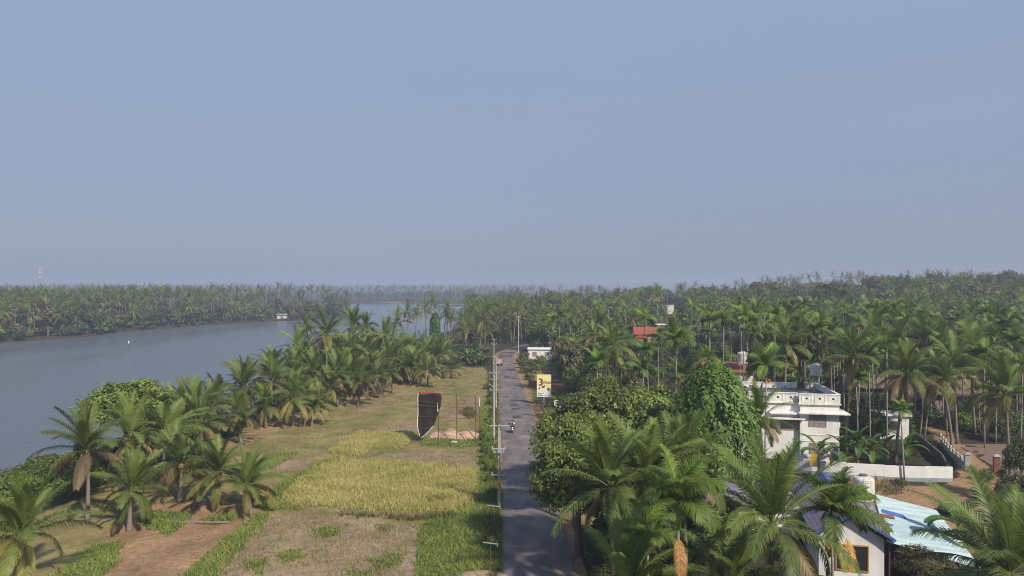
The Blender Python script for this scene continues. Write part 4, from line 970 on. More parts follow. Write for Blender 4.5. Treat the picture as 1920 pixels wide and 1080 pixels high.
window(hx, -10.6, -8.8, 3.7, 5.0, .55)
window(hx, -3.3, -1.6, .9, 2.2, 0)
MB().bx(-.95, -.02, -.05, -.003, -.2, 2.3).build('door', M['grey'], hx)
ac = MB().box((.35, 1.6, 4.2), (.35, .85, .6)).build('air_conditioner', M['white'], hx)
MB().lathe([(.22,0),(.22,.02)], 14).build('fan_grille', M['grey'], ac, (.535, 1.6, 4.2)).rotation_euler = (0, R(90), 0)
MB().tube([(.12,.4,6.8),(.12,.4,0)], .05, 6).tube([(.12,3.4,6.8),(.12,3.4,0)], .05, 6).build('drainpipe', M['white'], hx)
b = MB().bx(-2.35, -1.55, 9.2, 9.26, 7.34, 8.3); b.build('stair_grille', M['rust'], hx)

def ribbed_tank(name, loc, r, h, m, label, stand=None, lid=True):
    e = empty(name, loc, 0, label, 'water tank'); prof = [(r*.96, 0)]
    n = 9
    for i in range(n):
        z0 = h*.86*i/n; prof += [(r, z0+h*.01), (r, z0+h*.86/n*.7), (r*.955, z0+h*.86/n*.8), (r*.955, z0+h*.86/n*.97)]
    prof += [(r, h*.87), (r*.92, h*.93), (r*.45, h*.985), (r*.4, h)]
    MB().lathe(prof, 28).build('tank_body', m, e, smooth=False)
    if lid: MB().lathe([(r*.42, 0), (r*.42, .09), (r*.3, .12)], 18).build('lid', M['darkslab'] if lid == 'dark' else m, e, (.0, 0, h))
    if stand:
        s = MB()
        for sx in (-1, 1):
            for sy in (-1, 1): s.tube([(sx*r*.75, sy*r*.75, -stand), (sx*r*.75, sy*r*.75, -.08)], .045, 6)
        s.bx(-r, r, -r, r, -.08, 0)
        for z in (-stand*.5,):
            for sx in (-1, 1): s.tube([(sx*r*.75, -r*.75, z), (sx*r*.75, r*.75, z)], .03, 5).tube([(-r*.75, sx*r*.75, z), (r*.75, sx*r*.75, z)], .03, 5)
        s.build('stand', M['steel'], e)
    return e
t_ = P(1530, 703, 89); ribbed_tank('water_tank', t_, .72, 1.45, M['tank'], 'white ribbed water tank on a stand on the roof of the white house', stand=t_.z-7.34)
t_ = P(1393, 680, 134); ribbed_tank('water_tank', t_, 1.05, 2.1, M['tank'], 'grey white water tank on a steel tower beside the terracotta roof', stand=t_.z-gh(t_.x, 134))
t_ = P(1573, 672, 128); ribbed_tank('water_tank', t_, .75, 1.2, M['bluetank'], 'small blue water tank on a stand behind the brown coconut trunk', stand=t_.z-gh(t_.x, 128))

# ------------------------------------------------------------------ blue tiled house
YAW = R(-13.7)
def gable(parent, x0, x1, y0, y1, ez, rz_, m, over=.0, th=.12, name='roof', uvs=True):
    """roof with its ridge along local y"""
    xm = (x0+x1)/2; mb = MB()
    for (a, sgn) in ((x1, 1), (x0, -1)):
        v = [(xm, y0, rz_), (a, y0, ez), (a, y1, ez), (xm, y1, rz_)]
        vv = v + [(p[0], p[1], p[2]-th) for p in v]
        f = [(0,1,2,3),(4,7,6,5),(0,4,5,1),(1,5,6,2),(2,6,7,3)] if sgn > 0 else [(3,2,1,0),(5,6,7,4),(1,5,4,0),(2,6,5,1),(3,7,6,2)]
        mb.add(vv, f)
    o = mb.build(name, m, parent); uv = o.data.uv_layers.new(name='UVMap')
    for poly in o.data.polygons:
        for li in poly.loop_indices:
            c = o.data.vertices[o.data.loops[li].vertex_index].co
            uv.data[li].uv = (c.y, math.hypot(c.x-xm, c.z-rz_))
    return o
bh = empty('blue_roof_house', (26.8, 47.7, 0), YAW, 'white single storey house with blue purple tiled gable roof behind an areca palm', 'house')
b = MB(); W2 = 5.3
zt = 2.98
v = [(-.55,.5,-.2),(-W2+.55-.1,.5,-.2),(-W2+.55-.1,.5,zt),(-W2/2-.05,.5,zt+1.33),(-.55,.5,zt)]
vb = [(x, 10.6, z) for x, y, z in v]
b.add(v+vb, [(4,3,2,1,0),(5,6,7,8,9),(0,1,6,5),(1,2,7,6),(4,0,5,9)]); b.build('wall', M['whitewall'], bh)
rf = gable(bh, -W2-.05, 0, 0, 11.0, 3.12, 4.78, M['bluetile'])
b = MB(); b.tube([(-W2/2-.02,-.02,4.80),(-W2/2-.02,11.02,4.80)], .11, 6)
b.build('ridge_tiles', M['blueridge'], rf)
for y in (-.03, 10.97):
    b = MB(); hl = math.hypot(W2/2, 1.66); an = math.atan2(1.66, W2/2)
    b.box((-W2/4, y, 3.97), (hl+.1, .10, .20), 0, 0, 0, an); b.box((-W2*.75-.03, y, 3.97), (hl+.1, .10, .20), 0, 0, 0, -an)
    b.build('barge_board', M['blueridge'], rf)
window(bh, -3.75, -1.55, .55, 2.45, .5, 2, 'dark', 'wood')
# left wing with grey concrete roof and tiled end
b = MB(); b.bx(-12.5, -W2-.1, 5.5, 10.8, -.2, 3.2); b.build('wing_wall', M['whitewall'], bh)
MB().bx(-12.8, -W2-.06, 5.1, 11.1, 3.2, 3.36).build('wing_roof', M['slab'], bh)
g2 = gable(bh, -13.1, -9.2, 4.2, 11.4, 3.45, 4.4, M['bluetile'], name='wing_tile_roof')
MB().box((-7.2, 11.0, 3.46), (4.0, .22, .2)).build('wing_ridge', M['blueridge'], bh)
# flat annex at right carrying the tank
b = MB().bx(-.5, .5, 6.2, 11.8, -.2, 2.95); b.build('annex_wall', M['slab'], bh)
MB().add([(.1,5.4,z) for z in (2.95,3.1)]+[(.40,5.4,z) for z in (2.95,3.1)]+[(1.32,10.6,z) for z in (2.95,3.1)]+[(1.6,12.0,z) for z in (2.95,3.1)]+[(.1,12.0,z) for z in (2.95,3.1)], [(1,3,5,7,9),(8,6,4,2,0),(0,2,3,1),(2,4,5,3),(4,6,7,5),(6,8,9,7),(8,0,1,9)]).build('annex_roof', M['slab'], bh)
b = MB()
for i in range(12): b.box((.15+.11*i, 5.25, 3.26-.01*i), (.09, .45, .07), 0, 0, R(12))
b.build('edge_tiles', M['laterite'], bh)
t_ = P(1620, 934, 57.0)
ribbed_tank('water_tank', (t_.x, 57.0, 3.1), .82, 2.0, M['tank'], 'dirty white ribbed water tank standing beside the blue tiled roof', lid='dark')

# corrugated awning
def sheet(A, B, C_, D_, name, m, rib=.20, amp=.035, th=.0):
    """A-B top edge far to slope end, D-C near edge; ribs follow A->B"""
    A, B, C_, D_ = map(Vector, (A, B, C_, D_)); n = int((D_-A).length/rib)*4; mb = MB(); vs = []; fs = []; mcols = 8
    nn = (B-A).cross(D_-A).normalized(); nn = nn if nn.z > 0 else -nn
    for i in range(n+1):
        u = i/n
        for k in range(mcols+1):
            v = k/mcols; p = A.lerp(D_, u).lerp(B.lerp(C_, u), v); vs.append(p + nn*(amp if i % 4 in (1, 2) else 0))
    q = mcols+1
    for i in range(n):
        for k in range(mcols): fs.append((i*q+k, i*q+k+1, (i+1)*q+k+1, (i+1)*q+k))
    return mb.add(vs, fs)
A_, B_, C_, D_ = (30.7,57.8,3.30), (34.6,55.6,2.65), (31.2,45.2,2.15), (26.3,47.9,3.02)
aw = empty('sheet_awning', (30.5, 52, 0), 0, 'pale blue corrugated sheet awning sloping down beside the blue tiled house', 'awning')
o_ = Vector((30.5, 52, 0))
def rel(p): return Vector(p)-o_
sheet(rel(A_), rel(B_), rel(C_), rel(D_), 's', None).build('roof_sheet', M['sheet'], aw)
up = Vector((0,0,.06))
def lerp4(u, v): return rel(Vector(A_).lerp(Vector(D_), u).lerp(Vector(B_).lerp(Vector(C_), u), v))
sheet(lerp4(.35,.05)+up, lerp4(.35,.36)+up, lerp4(.43,.39)+up, lerp4(.43,.05)+up, 's', None).build('blue_patch', M['sheetblue'], aw)
sheet(lerp4(.64,.03)+up, lerp4(.64,.14)+up, lerp4(.67,.15)+up, lerp4(.67,.03)+up, 's', None).build('blue_patch', M['sheetblue'], aw)
for (u, v) in ((.03,.95),(.5,.95),(.97,.95),(.97,.5),(.97,.04)):
    p = lerp4(u, v); MB().tube([(p.x, p.y, 0), (p.x, p.y, p.z-.03)], .05, 6).build('post', M['rust'], aw)
b = MB()
for v in (.08, .5, .93):
    b.tube([lerp4(0.01, v)-Vector((0,0,.08)), lerp4(.99, v)-Vector((0,0,.08))], .045, 5)
b.build('beam', M['rust'], aw)
b = MB(); b.bx(-.6,.6,-.5,.5,0,1.6).bx(-.8,.8,-.6,.6,1.6,1.7); o = b.build('wash_stand', M['laterite'], None, (28.8, 47.6, 0)); tag(o, 'brown brick wash stand in the dark under the awning', 'wash stand')

# ------------------------------------------------------------------ boundary walls, lane and gate
def wall_run(name, pts, h, th, m, label, cap=None, plinth=None):
    x0, y0 = pts[0]; z0 = gh(x0, y0); e = empty(name, (x0, y0, z0), 0, label, 'wall'); b = MB(); pl = MB(); cp = MB()
    for (a, c) in zip(pts[:-1], pts[1:]):
        dx, dy = c[0]-a[0], c[1]-a[1]; L_ = math.hypot(dx, dy); an = math.atan2(dy, dx); cx, cy = (a[0]+c[0])/2-x0, (a[1]+c[1])/2-y0
        zz = gh((a[0]+c[0])/2, (a[1]+c[1])/2)-z0
        b.box((cx, cy, zz+h/2-.15), (L_, th, h+.3), an)
        if plinth: pl.box((cx, cy, zz+plinth/2-.15), (L_+.06, th+.05, plinth+.3), an)
        if cap: cp.box((cx, cy, zz+h+.03), (L_+.03, th+.08, .07), an)
    b.build('wall_panel', m, e)
    if plinth: pl.build('plinth', M['grey'], e)
    if cap: cp.build('coping', cap, e)
    return e
wall_run('boundary_wall', [(31.2,77.2),(33.2,75.6),(36.5,74.4),(40.2,73.6),(44.2,73.0),(47.0,72.8)], 1.62, .2, M['white'], 'white boundary wall with grey foot in front of the garden', plinth=.42)
wall_run('boundary_wall', [(47.05,73.05),(50.5,80),(54.5,92),(57.5,104)], 1.1, .2, M['mossy'], 'dark mossy boundary wall running back along the red lane')
pts = [(51.6,77.6),(53.2,82.0),(55.2,86.6),(57.2,91.0)]
lw = wall_run('garden_wall', pts, .75, .22, M['dullwhite'], 'low white wall with balusters and rails right of the red lane')
for k in range(9):
    u = k/8*3; i = min(2, int(u)); f = u-i; x = pts[i][0]*(1-f)+pts[i+1][0]*f; y = pts[i][1]*(1-f)+pts[i+1][1]*f
    MB().bx(-.11,.11,-.11,.11,.6,1.25).build('post', M['dullwhite'], lw, (x-pts[0][0], y-pts[0][1], 0))
b = MB()
for z in (.92, 1.12): b.tube([(p[0]-pts[0][0], p[1]-pts[0][1], z) for p in pts], .05, 5)
b.build('rail', M['dullwhite'], lw)
for (x, y, h, m, lab) in ((51.3,76.8,1.9,'dullwhite','square white gate pillar at the end of the low baluster wall'),(53.0,74.6,2.2,'laterite','brown gate pillar next to the white gate pillar'),(54.3,73.2,2.0,'dullwhite','white gate pillar right of the brown one'),(56.6,72.2,1.7,'dullwhite','short white pillar at the right end of the yard wall')):
    e = empty('gate_pillar', (x, y, gh(x, y)), R(-20), lab, 'pillar'); MB().bx(-.28,.28,-.28,.28,-.2,h).build('shaft', M[m], e); MB().bx(-.36,.36,-.36,.36,h,h+.1).bx(-.2,.2,-.2,.2,h+.1,h+.2).build('cap', M['dullwhite'], e)
yard = MB().add([(54.5,74.2,.06),(64,74.5,.06),(66,90,.06),(58.6,90,.06)], [(0,1,2,3)]).build('paved_yard', mat('brown_yard_paving', (.19,.125,.095), .9, .35, 1.2, streak=(1,3,1)))
tag(yard, kind='structure')

# ------------------------------------------------------------------ other houses
def small_house(name, px, D, wd, dp, wh, rh, wall, roof, label, rz=0.0, flat=False, z0=None, win=True):
    x = (px-960)/F*D; z = gh(x, D) if z0 is None else z0
    e = empty(name, (x, D, z), rz, label, 'house')
    if flat:
        MB().bx(-wd/2, wd/2, 0, dp, -1, wh).build('wall', M[wall], e); MB().bx(-wd/2-.3, wd/2+.3, -.3, dp+.3, wh, wh+rh).build('roof', M[roof], e)
    else:
        b = MB(); b.bx(-wd/2, wd/2, 0, dp, -1, wh); b.add([(-wd/2,dp/2-.01,wh+rh*.9),(-wd/2,.1,wh),(-wd/2,dp-.1,wh),(wd/2,dp/2,wh+rh*.9),(wd/2,.1,wh),(wd/2,dp-.1,wh)], [(0,1,2),(3,5,4)]); b.build('wall', M[wall], e)
        ym = dp/2; v = [(-wd/2-.5,-.6,wh-.12),(wd/2+.5,-.6,wh-.12),(wd/2+.5,ym,wh+rh),(-wd/2-.5,ym,wh+rh),(wd/2+.5,dp+.6,wh-.12),(-wd/2-.5,dp+.6,wh-.12)]
        vv = v+[(a, c, d-.14) for a, c, d in v]
        MB().add(vv, [(0,1,2,3),(3,2,4,5),(6,9,8,7),(9,11,10,8),(0,6,7,1),(5,4,10,11),(0,3,9,6),(3,5,11,9),(1,7,8,2),(2,8,10,4)]).build('roof', M[roof], e)
    if win:
        n = max(1, int(wd/3))
        for i in range(n):
            xx = -wd/2+wd*(i+.5)/n; window(e, xx-.6, xx+.6, wh-1.9, wh-.7, -.0, 2)
    return e
rh_ = small_house('red_roof_house', 1212, 206, 6.6, 7, 6.4, 1.8, 'pink', 'redroof', 'pink two storey house with bright red gable roof among trees', R(-8))
b = MB(); b.bx(-3.4,-.6,-1.8,-.02,-1,5.2); b.add([(-3.7,-2.1,5.15),(-.3,-2.1,5.15),(-2,-2.1,6.3),(-3.7,1,5.15),(-.3,1,5.15),(-2,1,6.3)], [(0,1,2),(1,4,5,2),(0,2,5,3)], 1); b.build('porch', [M['pink'], M['redroof']], rh_)
small_house('terracotta_roof_house', 1368, 134, 9.0, 7, 4.2, 1.4, 'white', 'terra', 'long low house with terracotta tiled roof beside the grey tank', R(-6))
small_house('terracotta_roof_house', 1306, 124, 5.0, 5, 2.9, 1.0, 'white', 'terra', 'small house with brown tiled roof and white wall left of the vine covered tree', R(-4))
small_house('white_building', 1014, 192, 7.0, 5, 3.0, .18, 'white', 'white', 'white flat roofed building behind roadside bushes near the bend', R(-4), True)
small_house('white_building', 1256, 440, 5.0, 6, 5.6, .3, 'white', 'white', 'small white house far back in the forest', 0, True, win=False)
small_house('slab_building', 1240, 226, 2.6, 3, 7.6, .3, 'bark', 'parapet', 'thin pale roof slab among trees right of the red roof', 0, True, win=False)
small_house('white_outbuilding', 1678, 93, 3.6, 3, 3.2, .2, 'white', 'parapet', 'small white outbuilding behind the leaning areca trunks', R(-10), True)
small_house('brown_roof_house', 1835, 108, 13, 8, 3.6, 2.0, 'slab', 'brown', 'dark house with brown tiled roof at the end of the lane', R(-12))
small_house('brown_roof_house', 1640, 118, 8, 7, 3.4, 1.8, 'slab', 'brown', 'shaded house with grey brown roof behind the coconut trunks', R(-8))
small_house('river_hut', 528, 430, 5.6, 5, 2.1, .7, 'tank', 'slab', 'white hut under palms on the far river bank', R(10), z0=.3)
wall_run('laterite_wall', [G(992,726),G(1020,731),G(1056,737)], 1.5, .35, M['laterite'], 'red laterite wall behind the yellow billboard')
wall_run('laterite_wall', [G(1228,744),G(1275,744)], 1.5, .35, M['laterite'], 'red laterite wall segment above the mango trees')
for (px, py, w_, h_, lab) in ((1033,766,2.6,.6,'heap of red laterite blocks beside the billboard foot'),(1008,769,.9,.5,'small heap of red stones at the road edge below the billboard'),(1035,783,2.4,.3,'low broken row of red stones between road and white pillar'),(1022,792,1.0,.4,'small red stone heap nearest the mango clump')):
    x, y = G(px, py); m = MB(); r2 = random.Random(px)
    for k in range(16): m.box((r2.uniform(-w_/2,w_/2), r2.uniform(-.4,.4), r2.uniform(0,h_)), (.38,.22,.2), r2.uniform(0,3), 0, r2.uniform(-.4,.4), r2.uniform(-.4,.4))
    tag(m.build('stone_heap', M['laterite'], None, (x, y, gh(x, y)+.05)), lab, 'stone heap')
# white pillar and board
x, y = G(1050, 784); e = empty('white_pillar', (x, y, gh(x, y)), 0, 'broken white pillar with stained top at the right verge', 'pillar'); MB().bx(-.24,.24,-.24,.24,-.2,1.3).bx(-.38,.38,-.3,.3,1.3,1.5).box((.05,0,1.95),(.62,.5,.9),.1,0,0,.12).build('shaft', M['parapet'], e)
x, y = G(1043, 782); e = empty('white_board', (x, y, gh(x, y)), R(8), 'plain white board on a post beside the broken white pillar', 'board'); MB().bx(-.36,.36,-.03,.03,1.55,2.65).build('panel', M['signwhite'], e); MB().tube([(0,.06,-.1),(0,.06,2.4)], .04, 6).build('post', M['steel'], e)

# ------------------------------------------------------------------ billboard
def text_mesh(body, size, m, parent, loc, name='lettering', bold=0.0, rz=0):
    cu = bpy.data.curves.new('lettering', 'FONT'); cu.body = body; cu.size = size; cu.extrude = .004; cu.offset = bold
    o = bpy.data.objects.new('tmp_text', cu); C.objects.link(o)
    me = bpy.data.meshes.new_from_object(o.evaluated_get(bpy.context.evaluated_depsgraph_get())); bpy.data.objects.remove(o)
    me.materials.clear(); me.materials.append(m)
    q = link(name, me, parent, loc); q.rotation_euler = (R(90), 0, rz); return q
x, y = G(1020, 760); z0 = gh(x, y)
bb = empty('billboard', (x, y, z0), R(-6), 'yellow and white advertising board on a grey post, reading 3 YEARS', 'billboard')
BW, B0, B1 = 2.42, 1.50, 5.35
MB().bx(-BW/2, BW/2, -.05, .05, B0+.85, B1).build('panel', M['yellow'], bb)
MB().bx(-BW/2, BW/2, -.05, .05, B0, B0+.848).build('footer_panel', M['signwhite'], bb)
f = MB().bx(-BW/2-.05,-BW/2-.001,-.06,.06,B0,B1).bx(BW/2+.001,BW/2+.05,-.06,.06,B0,B1).bx(-BW/2-.05,BW/2+.05,-.06,.06,B1+.001,B1+.05).bx(-BW/2-.05,BW/2+.05,-.06,.06,B0-.05,B0-.001); f.build('frame', M['steel'], bb)
MB().tube([(-.02,.12,-.2),(-.02,.12,B1-.6)], .09, 8).build('post', M['steel'], bb)
text_mesh('3', 1.75, M['ink'], bb, (-.98,-.058,B0+1.95), bold=.035)
text_mesh('YEARS', .52, M['ink'], bb, (-.22,-.058,B0+2.28), bold=.012)
text_mesh('Oxygen', .34, M['blueink'], bb, (-1.12,-.058,B0+.50), bold=.01)
text_mesh('Digital', .34, M['blueink'], bb, (-1.08,-.058,B0+.15), bold=.01)
for i, (bx_, bz, w_, h_, a, m) in enumerate(((-.78,1.5,.16,.55,.35,'blueink'),(-.70,1.72,.45,.10,.5,'signwhite'),(-.1,1.72,.62,.34,-.4,'blueink'),(.02,1.50,.62,.10,-.1,'signwhite'),(.75,1.42,.40,.62,-.2,'blueink'),(.70,1.62,.18,.25,-.2,'signwhite'),(.12,2.75,.9,.05,.1,'ink'),(.45,2.05,.7,.04,.05,'ink'),(.25,.66,.75,.05,0,'ink'),(.55,.30,1.0,.10,0,'blueink'))):
    MB().box((bx_, -.056-.0015*i, B0+bz), (w_, .006, h_), 0, 0, 0, a).build('printed_shape', M[m], bb)

# ------------------------------------------------------------------ torn hoarding frame
hb = empty('hoarding_frame', (-8.6, 91.5, 0), R(-8), 'rusty steel hoarding frame of four posts and rails, mostly bare', 'frame')
PX = [-3.95, -1.30, 1.22, 3.80]
for i, x in enumerate(PX): MB().bx(x-.05, x+.05, -.05, .05, -.2, 6.35 if i else 6.55).build('post', M['rust'], hb)
for z in (5.35, 4.80, 3.35, 1.75):
    MB().box(((PX[0]+PX[3])/2+.2, -.48, z), (PX[3]-PX[0]+.5, .035, .04), 0, 0, 0, R(1.0)).build('rail', M['rust'], hb)
MB().tube([(4.3,0,-.1),(4.3,0,6.0)], .03, 5).build('side_post', M['rust'], hb)
MB().bx(4.27, 4.35, -.05, .03, 4.9, 6.0).build('cloth_scrap', M['shirt'], hb)
MB().box((-1.30,-.54,4.7),(.07,.05,1.2),0,0,.05,.04).box((-1.24,-.55,4.3),(.14,.05,.4),0,0,0,.2).build('cloth_scrap', M['tank'], hb)
MB().box((.95,-.5,.15),(.75,.5,.14),.2).build('base_plate', M['signwhite'], hb)
# cloth, hanging from the left two posts
outl = [(6.50,-4.02,-.82),(6.0,-4.06,-.80),(5.1,-4.05,-.86),(4.6,-4.07,-1.0),(3.8,-4.08,-1.28),(3.0,-4.10,-1.55),(2.2,-4.08,-1.95),(1.4,-4.0,-2.6),(.85,-3.85,-3.2),(.55,-3.72,-3.65)]
vs = []; fs = []; NC = 15
for i in range(28):
    z = 6.50 + (0.55-6.50)*i/27; zz = [o[0] for o in outl][::-1]
    l = np.interp(z, zz, [o[1] for o in outl][::-1]); r = np.interp(z, zz, [o[2] for o in outl][::-1])
    for k in range(NC):
        u = k/(NC-1); vs.append((l+(r-l)*u, -.27-.07*math.sin(u*9+z*1.1)*(.4+.1*(6.5-z))-.06*math.sin((u*4-z*1.9))-.025*math.sin(u*21-z*2.3), z-.05*math.sin(u*7)))
for i in range(27):
    for k in range(NC-1): fs.append((i*NC+k, i*NC+k+1, (i+1)*NC+k+1, (i+1)*NC+k))
cl = MB().add(vs, fs).build('black_cloth', M['black'], None, (-8.6, 91.5, 0), R(-8), True)
sm = cl.modifiers.new('thickness', 'SOLIDIFY'); sm.thickness = .02
tag(cl, 'torn black cloth with white hem hanging on the left of the rusty frame', 'cloth')
b = MB(); b.tube([Vector(vs[i*NC])+Vector((0,-.02,0)) for i in range(28)], .055, 5); b.tube([Vector(vs[(i)*NC+NC-1])+Vector((.0,-.02,0)) for i in range(20, 28)], .05, 5)
b.build('white_hem', M['signwhite'], cl)
MB().box((-2.5,-.2,6.56),(2.9,.05,.14),0,0,0,.012).build('red_hem', M['redstrip'], cl)
# sand heap
vs = []; fs = []; nx, ny = 40, 14
for j in range(ny):
    for i in range(nx):
        u, v = i/(nx-1), j/(ny-1); hh = (math.sin(math.pi*u)**.5)*(math.sin(math.pi*v)**.8)
        hh *= .55+.5*abs(math.sin(u*9+1))+.07*math.sin(u*23+v*7)+.06*math.sin(v*11+u*17)
        vs.append((-11.6+7.4*u+.15*math.sin(v*20), 93.0+3.4*v, .02+1.05*hh-.06))
for j in range(ny-1):
    for i in range(nx-1): fs.append((j*nx+i, j*nx+i+1, (j+1)*nx+i+1, (j+1)*nx+i))
tag(MB().add(vs, fs).build('sand_heap', mat('pink_sand', (.45,.29,.21), .95, .3, 2.5, bump=.5, col2=(.34,.20,.14)), smooth=True), 'heap of pinkish sand behind the rusty hoarding frame', 'sand heap')
x, y = G(938, 1084); mm = MB(); mm.ball((0,0,0), (1.9,.9,.42), 0, 14, 8); tag(mm.build('sand_heap', mat('dry_straw_heap', (.34,.235,.14), .95, .4, 6, bump=.8), None, (x-1.3, y, .0), smooth=True), 'low heap of dry tan soil at the road edge in the bottom of the view', 'sand heap')
x, y = G(378, 982); MB_ = MB().tube([(-2.6,0,.14),(-1,.1,.16),(.8,-.05,.15),(2.4,.12,.13)], [.11,.13,.12,.08], 7); tag(MB_.build('fallen_log', M['ctrunk'], None, (x, y, gh(x, y))), 'fallen palm trunk lying on red soil near the short palms', 'log')

# ------------------------------------------------------------------ power poles and wires
def vee_arm(mb, z, s=.62):
    mb.tube([(0,0,z-.25),(-s,0,z+.15)], .04, 5); mb.tube([(0,0,z-.25),(s,0,z+.15)], .04, 5)
def pole(px, py, top_py, label, arms, m='concrete', r=.13, D=None, z0=None):
    if D is None: x, y = G(px, py)
    else: x, y = (px-960)/F*D, D
    g = gh(x, y) if z0 is None else z0
    h = CAMZ-(top_py-HOR)/F*y - g
    e = empty('power_pole', (x, y, g), 0, label, 'power pole', 'roadside power poles')
    MB().tube([(0,0,-.3),(0,0,h)], [r, r*.72], 7).build('pole_shaft', M[m], e)
    for (z, L_, off, kind) in arms:
        a = MB()
        if kind == 'v': vee_arm(a, h-z, L_)
        else: a.box((off, -.12, h-z), (L_, .09, .10))
        ao = a.build('crossarm', M['steel'] if kind != 'v' else M['concrete'], e)
        if kind in ('h', 'i'):
            for q in (-.46, 0, .46) if kind == 'h' else (-.47, -.1, .46):
                big = kind == 'i'
                MB().lathe([(.03,0),(.10 if big else .06,.03),(.05,.07),(.11 if big else .06,.11),(.04,.2)], 9).build('insulator', M['blackpaint'] if big else M['concrete'], ao, (off+q*L_, -.12, h-z+.05))
    return e, Vector((x, y, g+h))
pA, tA = pole(926, 834, 694, 'tall pale concrete power pole beside the rickshaw lane verge, thickest in view', [(.35,1.3,0,'h'),(1.15,.62,0,'v'),(2.0,.62,0,'v'),(2.6,1.1,0,'h')], r=.14)
pA['label'] = 'thickest pale concrete power pole, left of the motorcycle, with two V arms'
pB, tB = pole(935, 955, 796, 'thin power pole nearer than the motorcycle, with long black insulator arm and orange band', [(.08,1.95,.1,'i'),(2.25,1.3,0,'h'),(2.55,1.0,0,'h'),(4.7,1.25,-.05,'h')], r=.10)
b = MB().lathe([(.125,-.22),(.125,.22)], 10); b.build('orange_band', M['orange'], pB, (0,0,CAMZ-(906-HOR)/F*tB.y))
MB().box((.1,-.2,tB.z-2.45),(.38,.26,.36)).tube([(.25,-.2,tB.z-2.6),(.2,-.2,tB.z-3.1)], .06, 6).build('switch_box', M['grey'], pB)
MB().tube([(.14,.05,-.2),(.12,.05,tB.z-.6)], .05, 6).build('service_pipe', M['steel'], pB)
pC, tC = pole(930, 764, 668, 'white power pole seen just behind the thickest one', [(.2,.62,0,'v'),(1.2,1.0,0,'h')], r=.13)
pD, tD = pole(926, 712, 634, 'distant power pole with V arm left of the red van', [(.2,.62,0,'v'),(1.3,1.2,0,'h')], r=.12)
pE, tE = pole(972, 663, 592, 'tall white pole standing on the inside of the road bend', [(.3,1.2,0,'h')], r=.16)
for (px, top, D, lab) in ((926,949,53.5,'thin rusty post with single crossarm in roadside weeds, farther of two'),(919,1019,47.5,'thin rusty post with bent crossarm in roadside weeds, nearest the bottom edge')):
    x = (px-960)/F*D; g = gh(x, D); h = CAMZ-(top-HOR)/F*D-g; e = empty('crossarm_post', (x, D, g), R(-6), lab, 'post')
    MB().tube([(0,0,-.1),(.02,0,h)], .022, 5).build('post_shaft', M['rust'], e); MB().box((0,0,h),(1.05,.05,.05),0,0,0,R(5)).tube([(.5,0,h-.02),(.5,0,h-.25)], .02, 5).build('crossarm', M['steel'], e)
def wire(a, b_, sag, label):
    pts = []
    for i in range(17):
        u = i/16; p = Vector(a).lerp(Vector(b_), u); p.z -= sag*4*u*(1-u); pts.append(p)
    tag(MB().tube(pts, .011, 4, cap=False).build('power_line', M['blackpaint']), label, 'wire', 'overhead wires along the road')
near = Vector((-1.0, 18, 8.2))
for dx in (-.7, .1, .95):
    wire(tB+Vector((dx,-.1,.1)), tA+Vector((dx*.65,-.1,-.2)), .35, 'thin overhead wire between the thin near pole and the thickest pole')
    wire(tA+Vector((dx*.65,-.1,-.2)), tC+Vector((dx*.6,0,0)), .3, 'thin overhead wire between the thickest pole and the one behind')
    wire(tC+Vector((dx*.6,0,0)), tD+Vector((dx*.6,0,0)), .4, 'thin overhead wire toward the distant pole at the bend')
wire((-.9,86,7.0), (38.5,81,5.2), .5, 'thin wire crossing from the road to the white house')

# ------------------------------------------------------------------ motorcycle and rider
def torus(mb, c, R_, r, axis='x', n=18, m=6, mi=0):
    vs = []; fs = []
    for i in range(n):
        a = 2*math.pi*i/n
        for k in range(m):
            q = 2*math.pi*k/m; rr = R_+r*math.cos(q); vs.append((c[0]+r*math.sin(q), c[1]+rr*math.cos(a), c[2]+rr*math.sin(a)))
    for i in range(n):
        for k in range(m): fs.append((i*m+k, i*m+(k+1)%m, ((i+1)%n)*m+(k+1)%m, ((i+1)%n)*m+k))
    mb.add(vs, fs, mi)
x, y = G(961, 812); zr = .10
mc = empty('motorcycle', (x, y, zr), 0, 'black motorcycle with white tail light riding away on the road', 'motorcycle')
for yy, nm in ((-.62, 'wheel'), (.66, 'wheel')):
    wob = MB(); torus(wob, (0,yy,.31), .25, .06); wo = wob.build('wheel', M['rubber'], mc, smooth=True)
    h_ = MB(); torus(h_, (0,yy,.31), .19, .02, n=14, m=4); h_.tube([(-.07,yy,.31),(.07,yy,.31)], .06, 8)
    for k in range(6): h_.tube([(0,yy,.31),(0,yy+.19*math.cos(k*1.047),.31+.19*math.sin(k*1.047))], .012, 4)
    h_.build('rim', M['steel'], wo)
b = MB(); b.tube([(0,.66,.31),(0,.48,.72),(0,.42,.98)], .045, 6).tube([(0,.4,.75),(0,-.1,.45),(0,-.62,.33)], .05, 6).box((0,.08,.42),(.3,.42,.34)).tube([(0,.4,.8),(0,-.4,.72),(0,-.85,.82)], .05, 6); b.build('frame', M['blackpaint'], mc)
MB().ball((0,.18,.84),(.16,.30,.15),0,12,8).build('fuel_tank', M['blackpaint'], mc, smooth=True)
MB().box((0,-.38,.80),(.26,.75,.11)).box((0,-.80,.84),(.22,.22,.16)).build('seat', M['rubber'], mc)
MB().box((0,-.93,.84),(.24,.05,.16)).build('tail_light', M['signwhite'], mc)
MB().box((0,-.95,.60),(.22,.02,.16)).build('number_plate', M['signwhite'], mc)
MB().tube([(-.36,.30,1.06),(-.15,.42,1.0),(.15,.42,1.0),(.36,.30,1.06)], .02, 6).build('handlebar', M['steel'], mc)
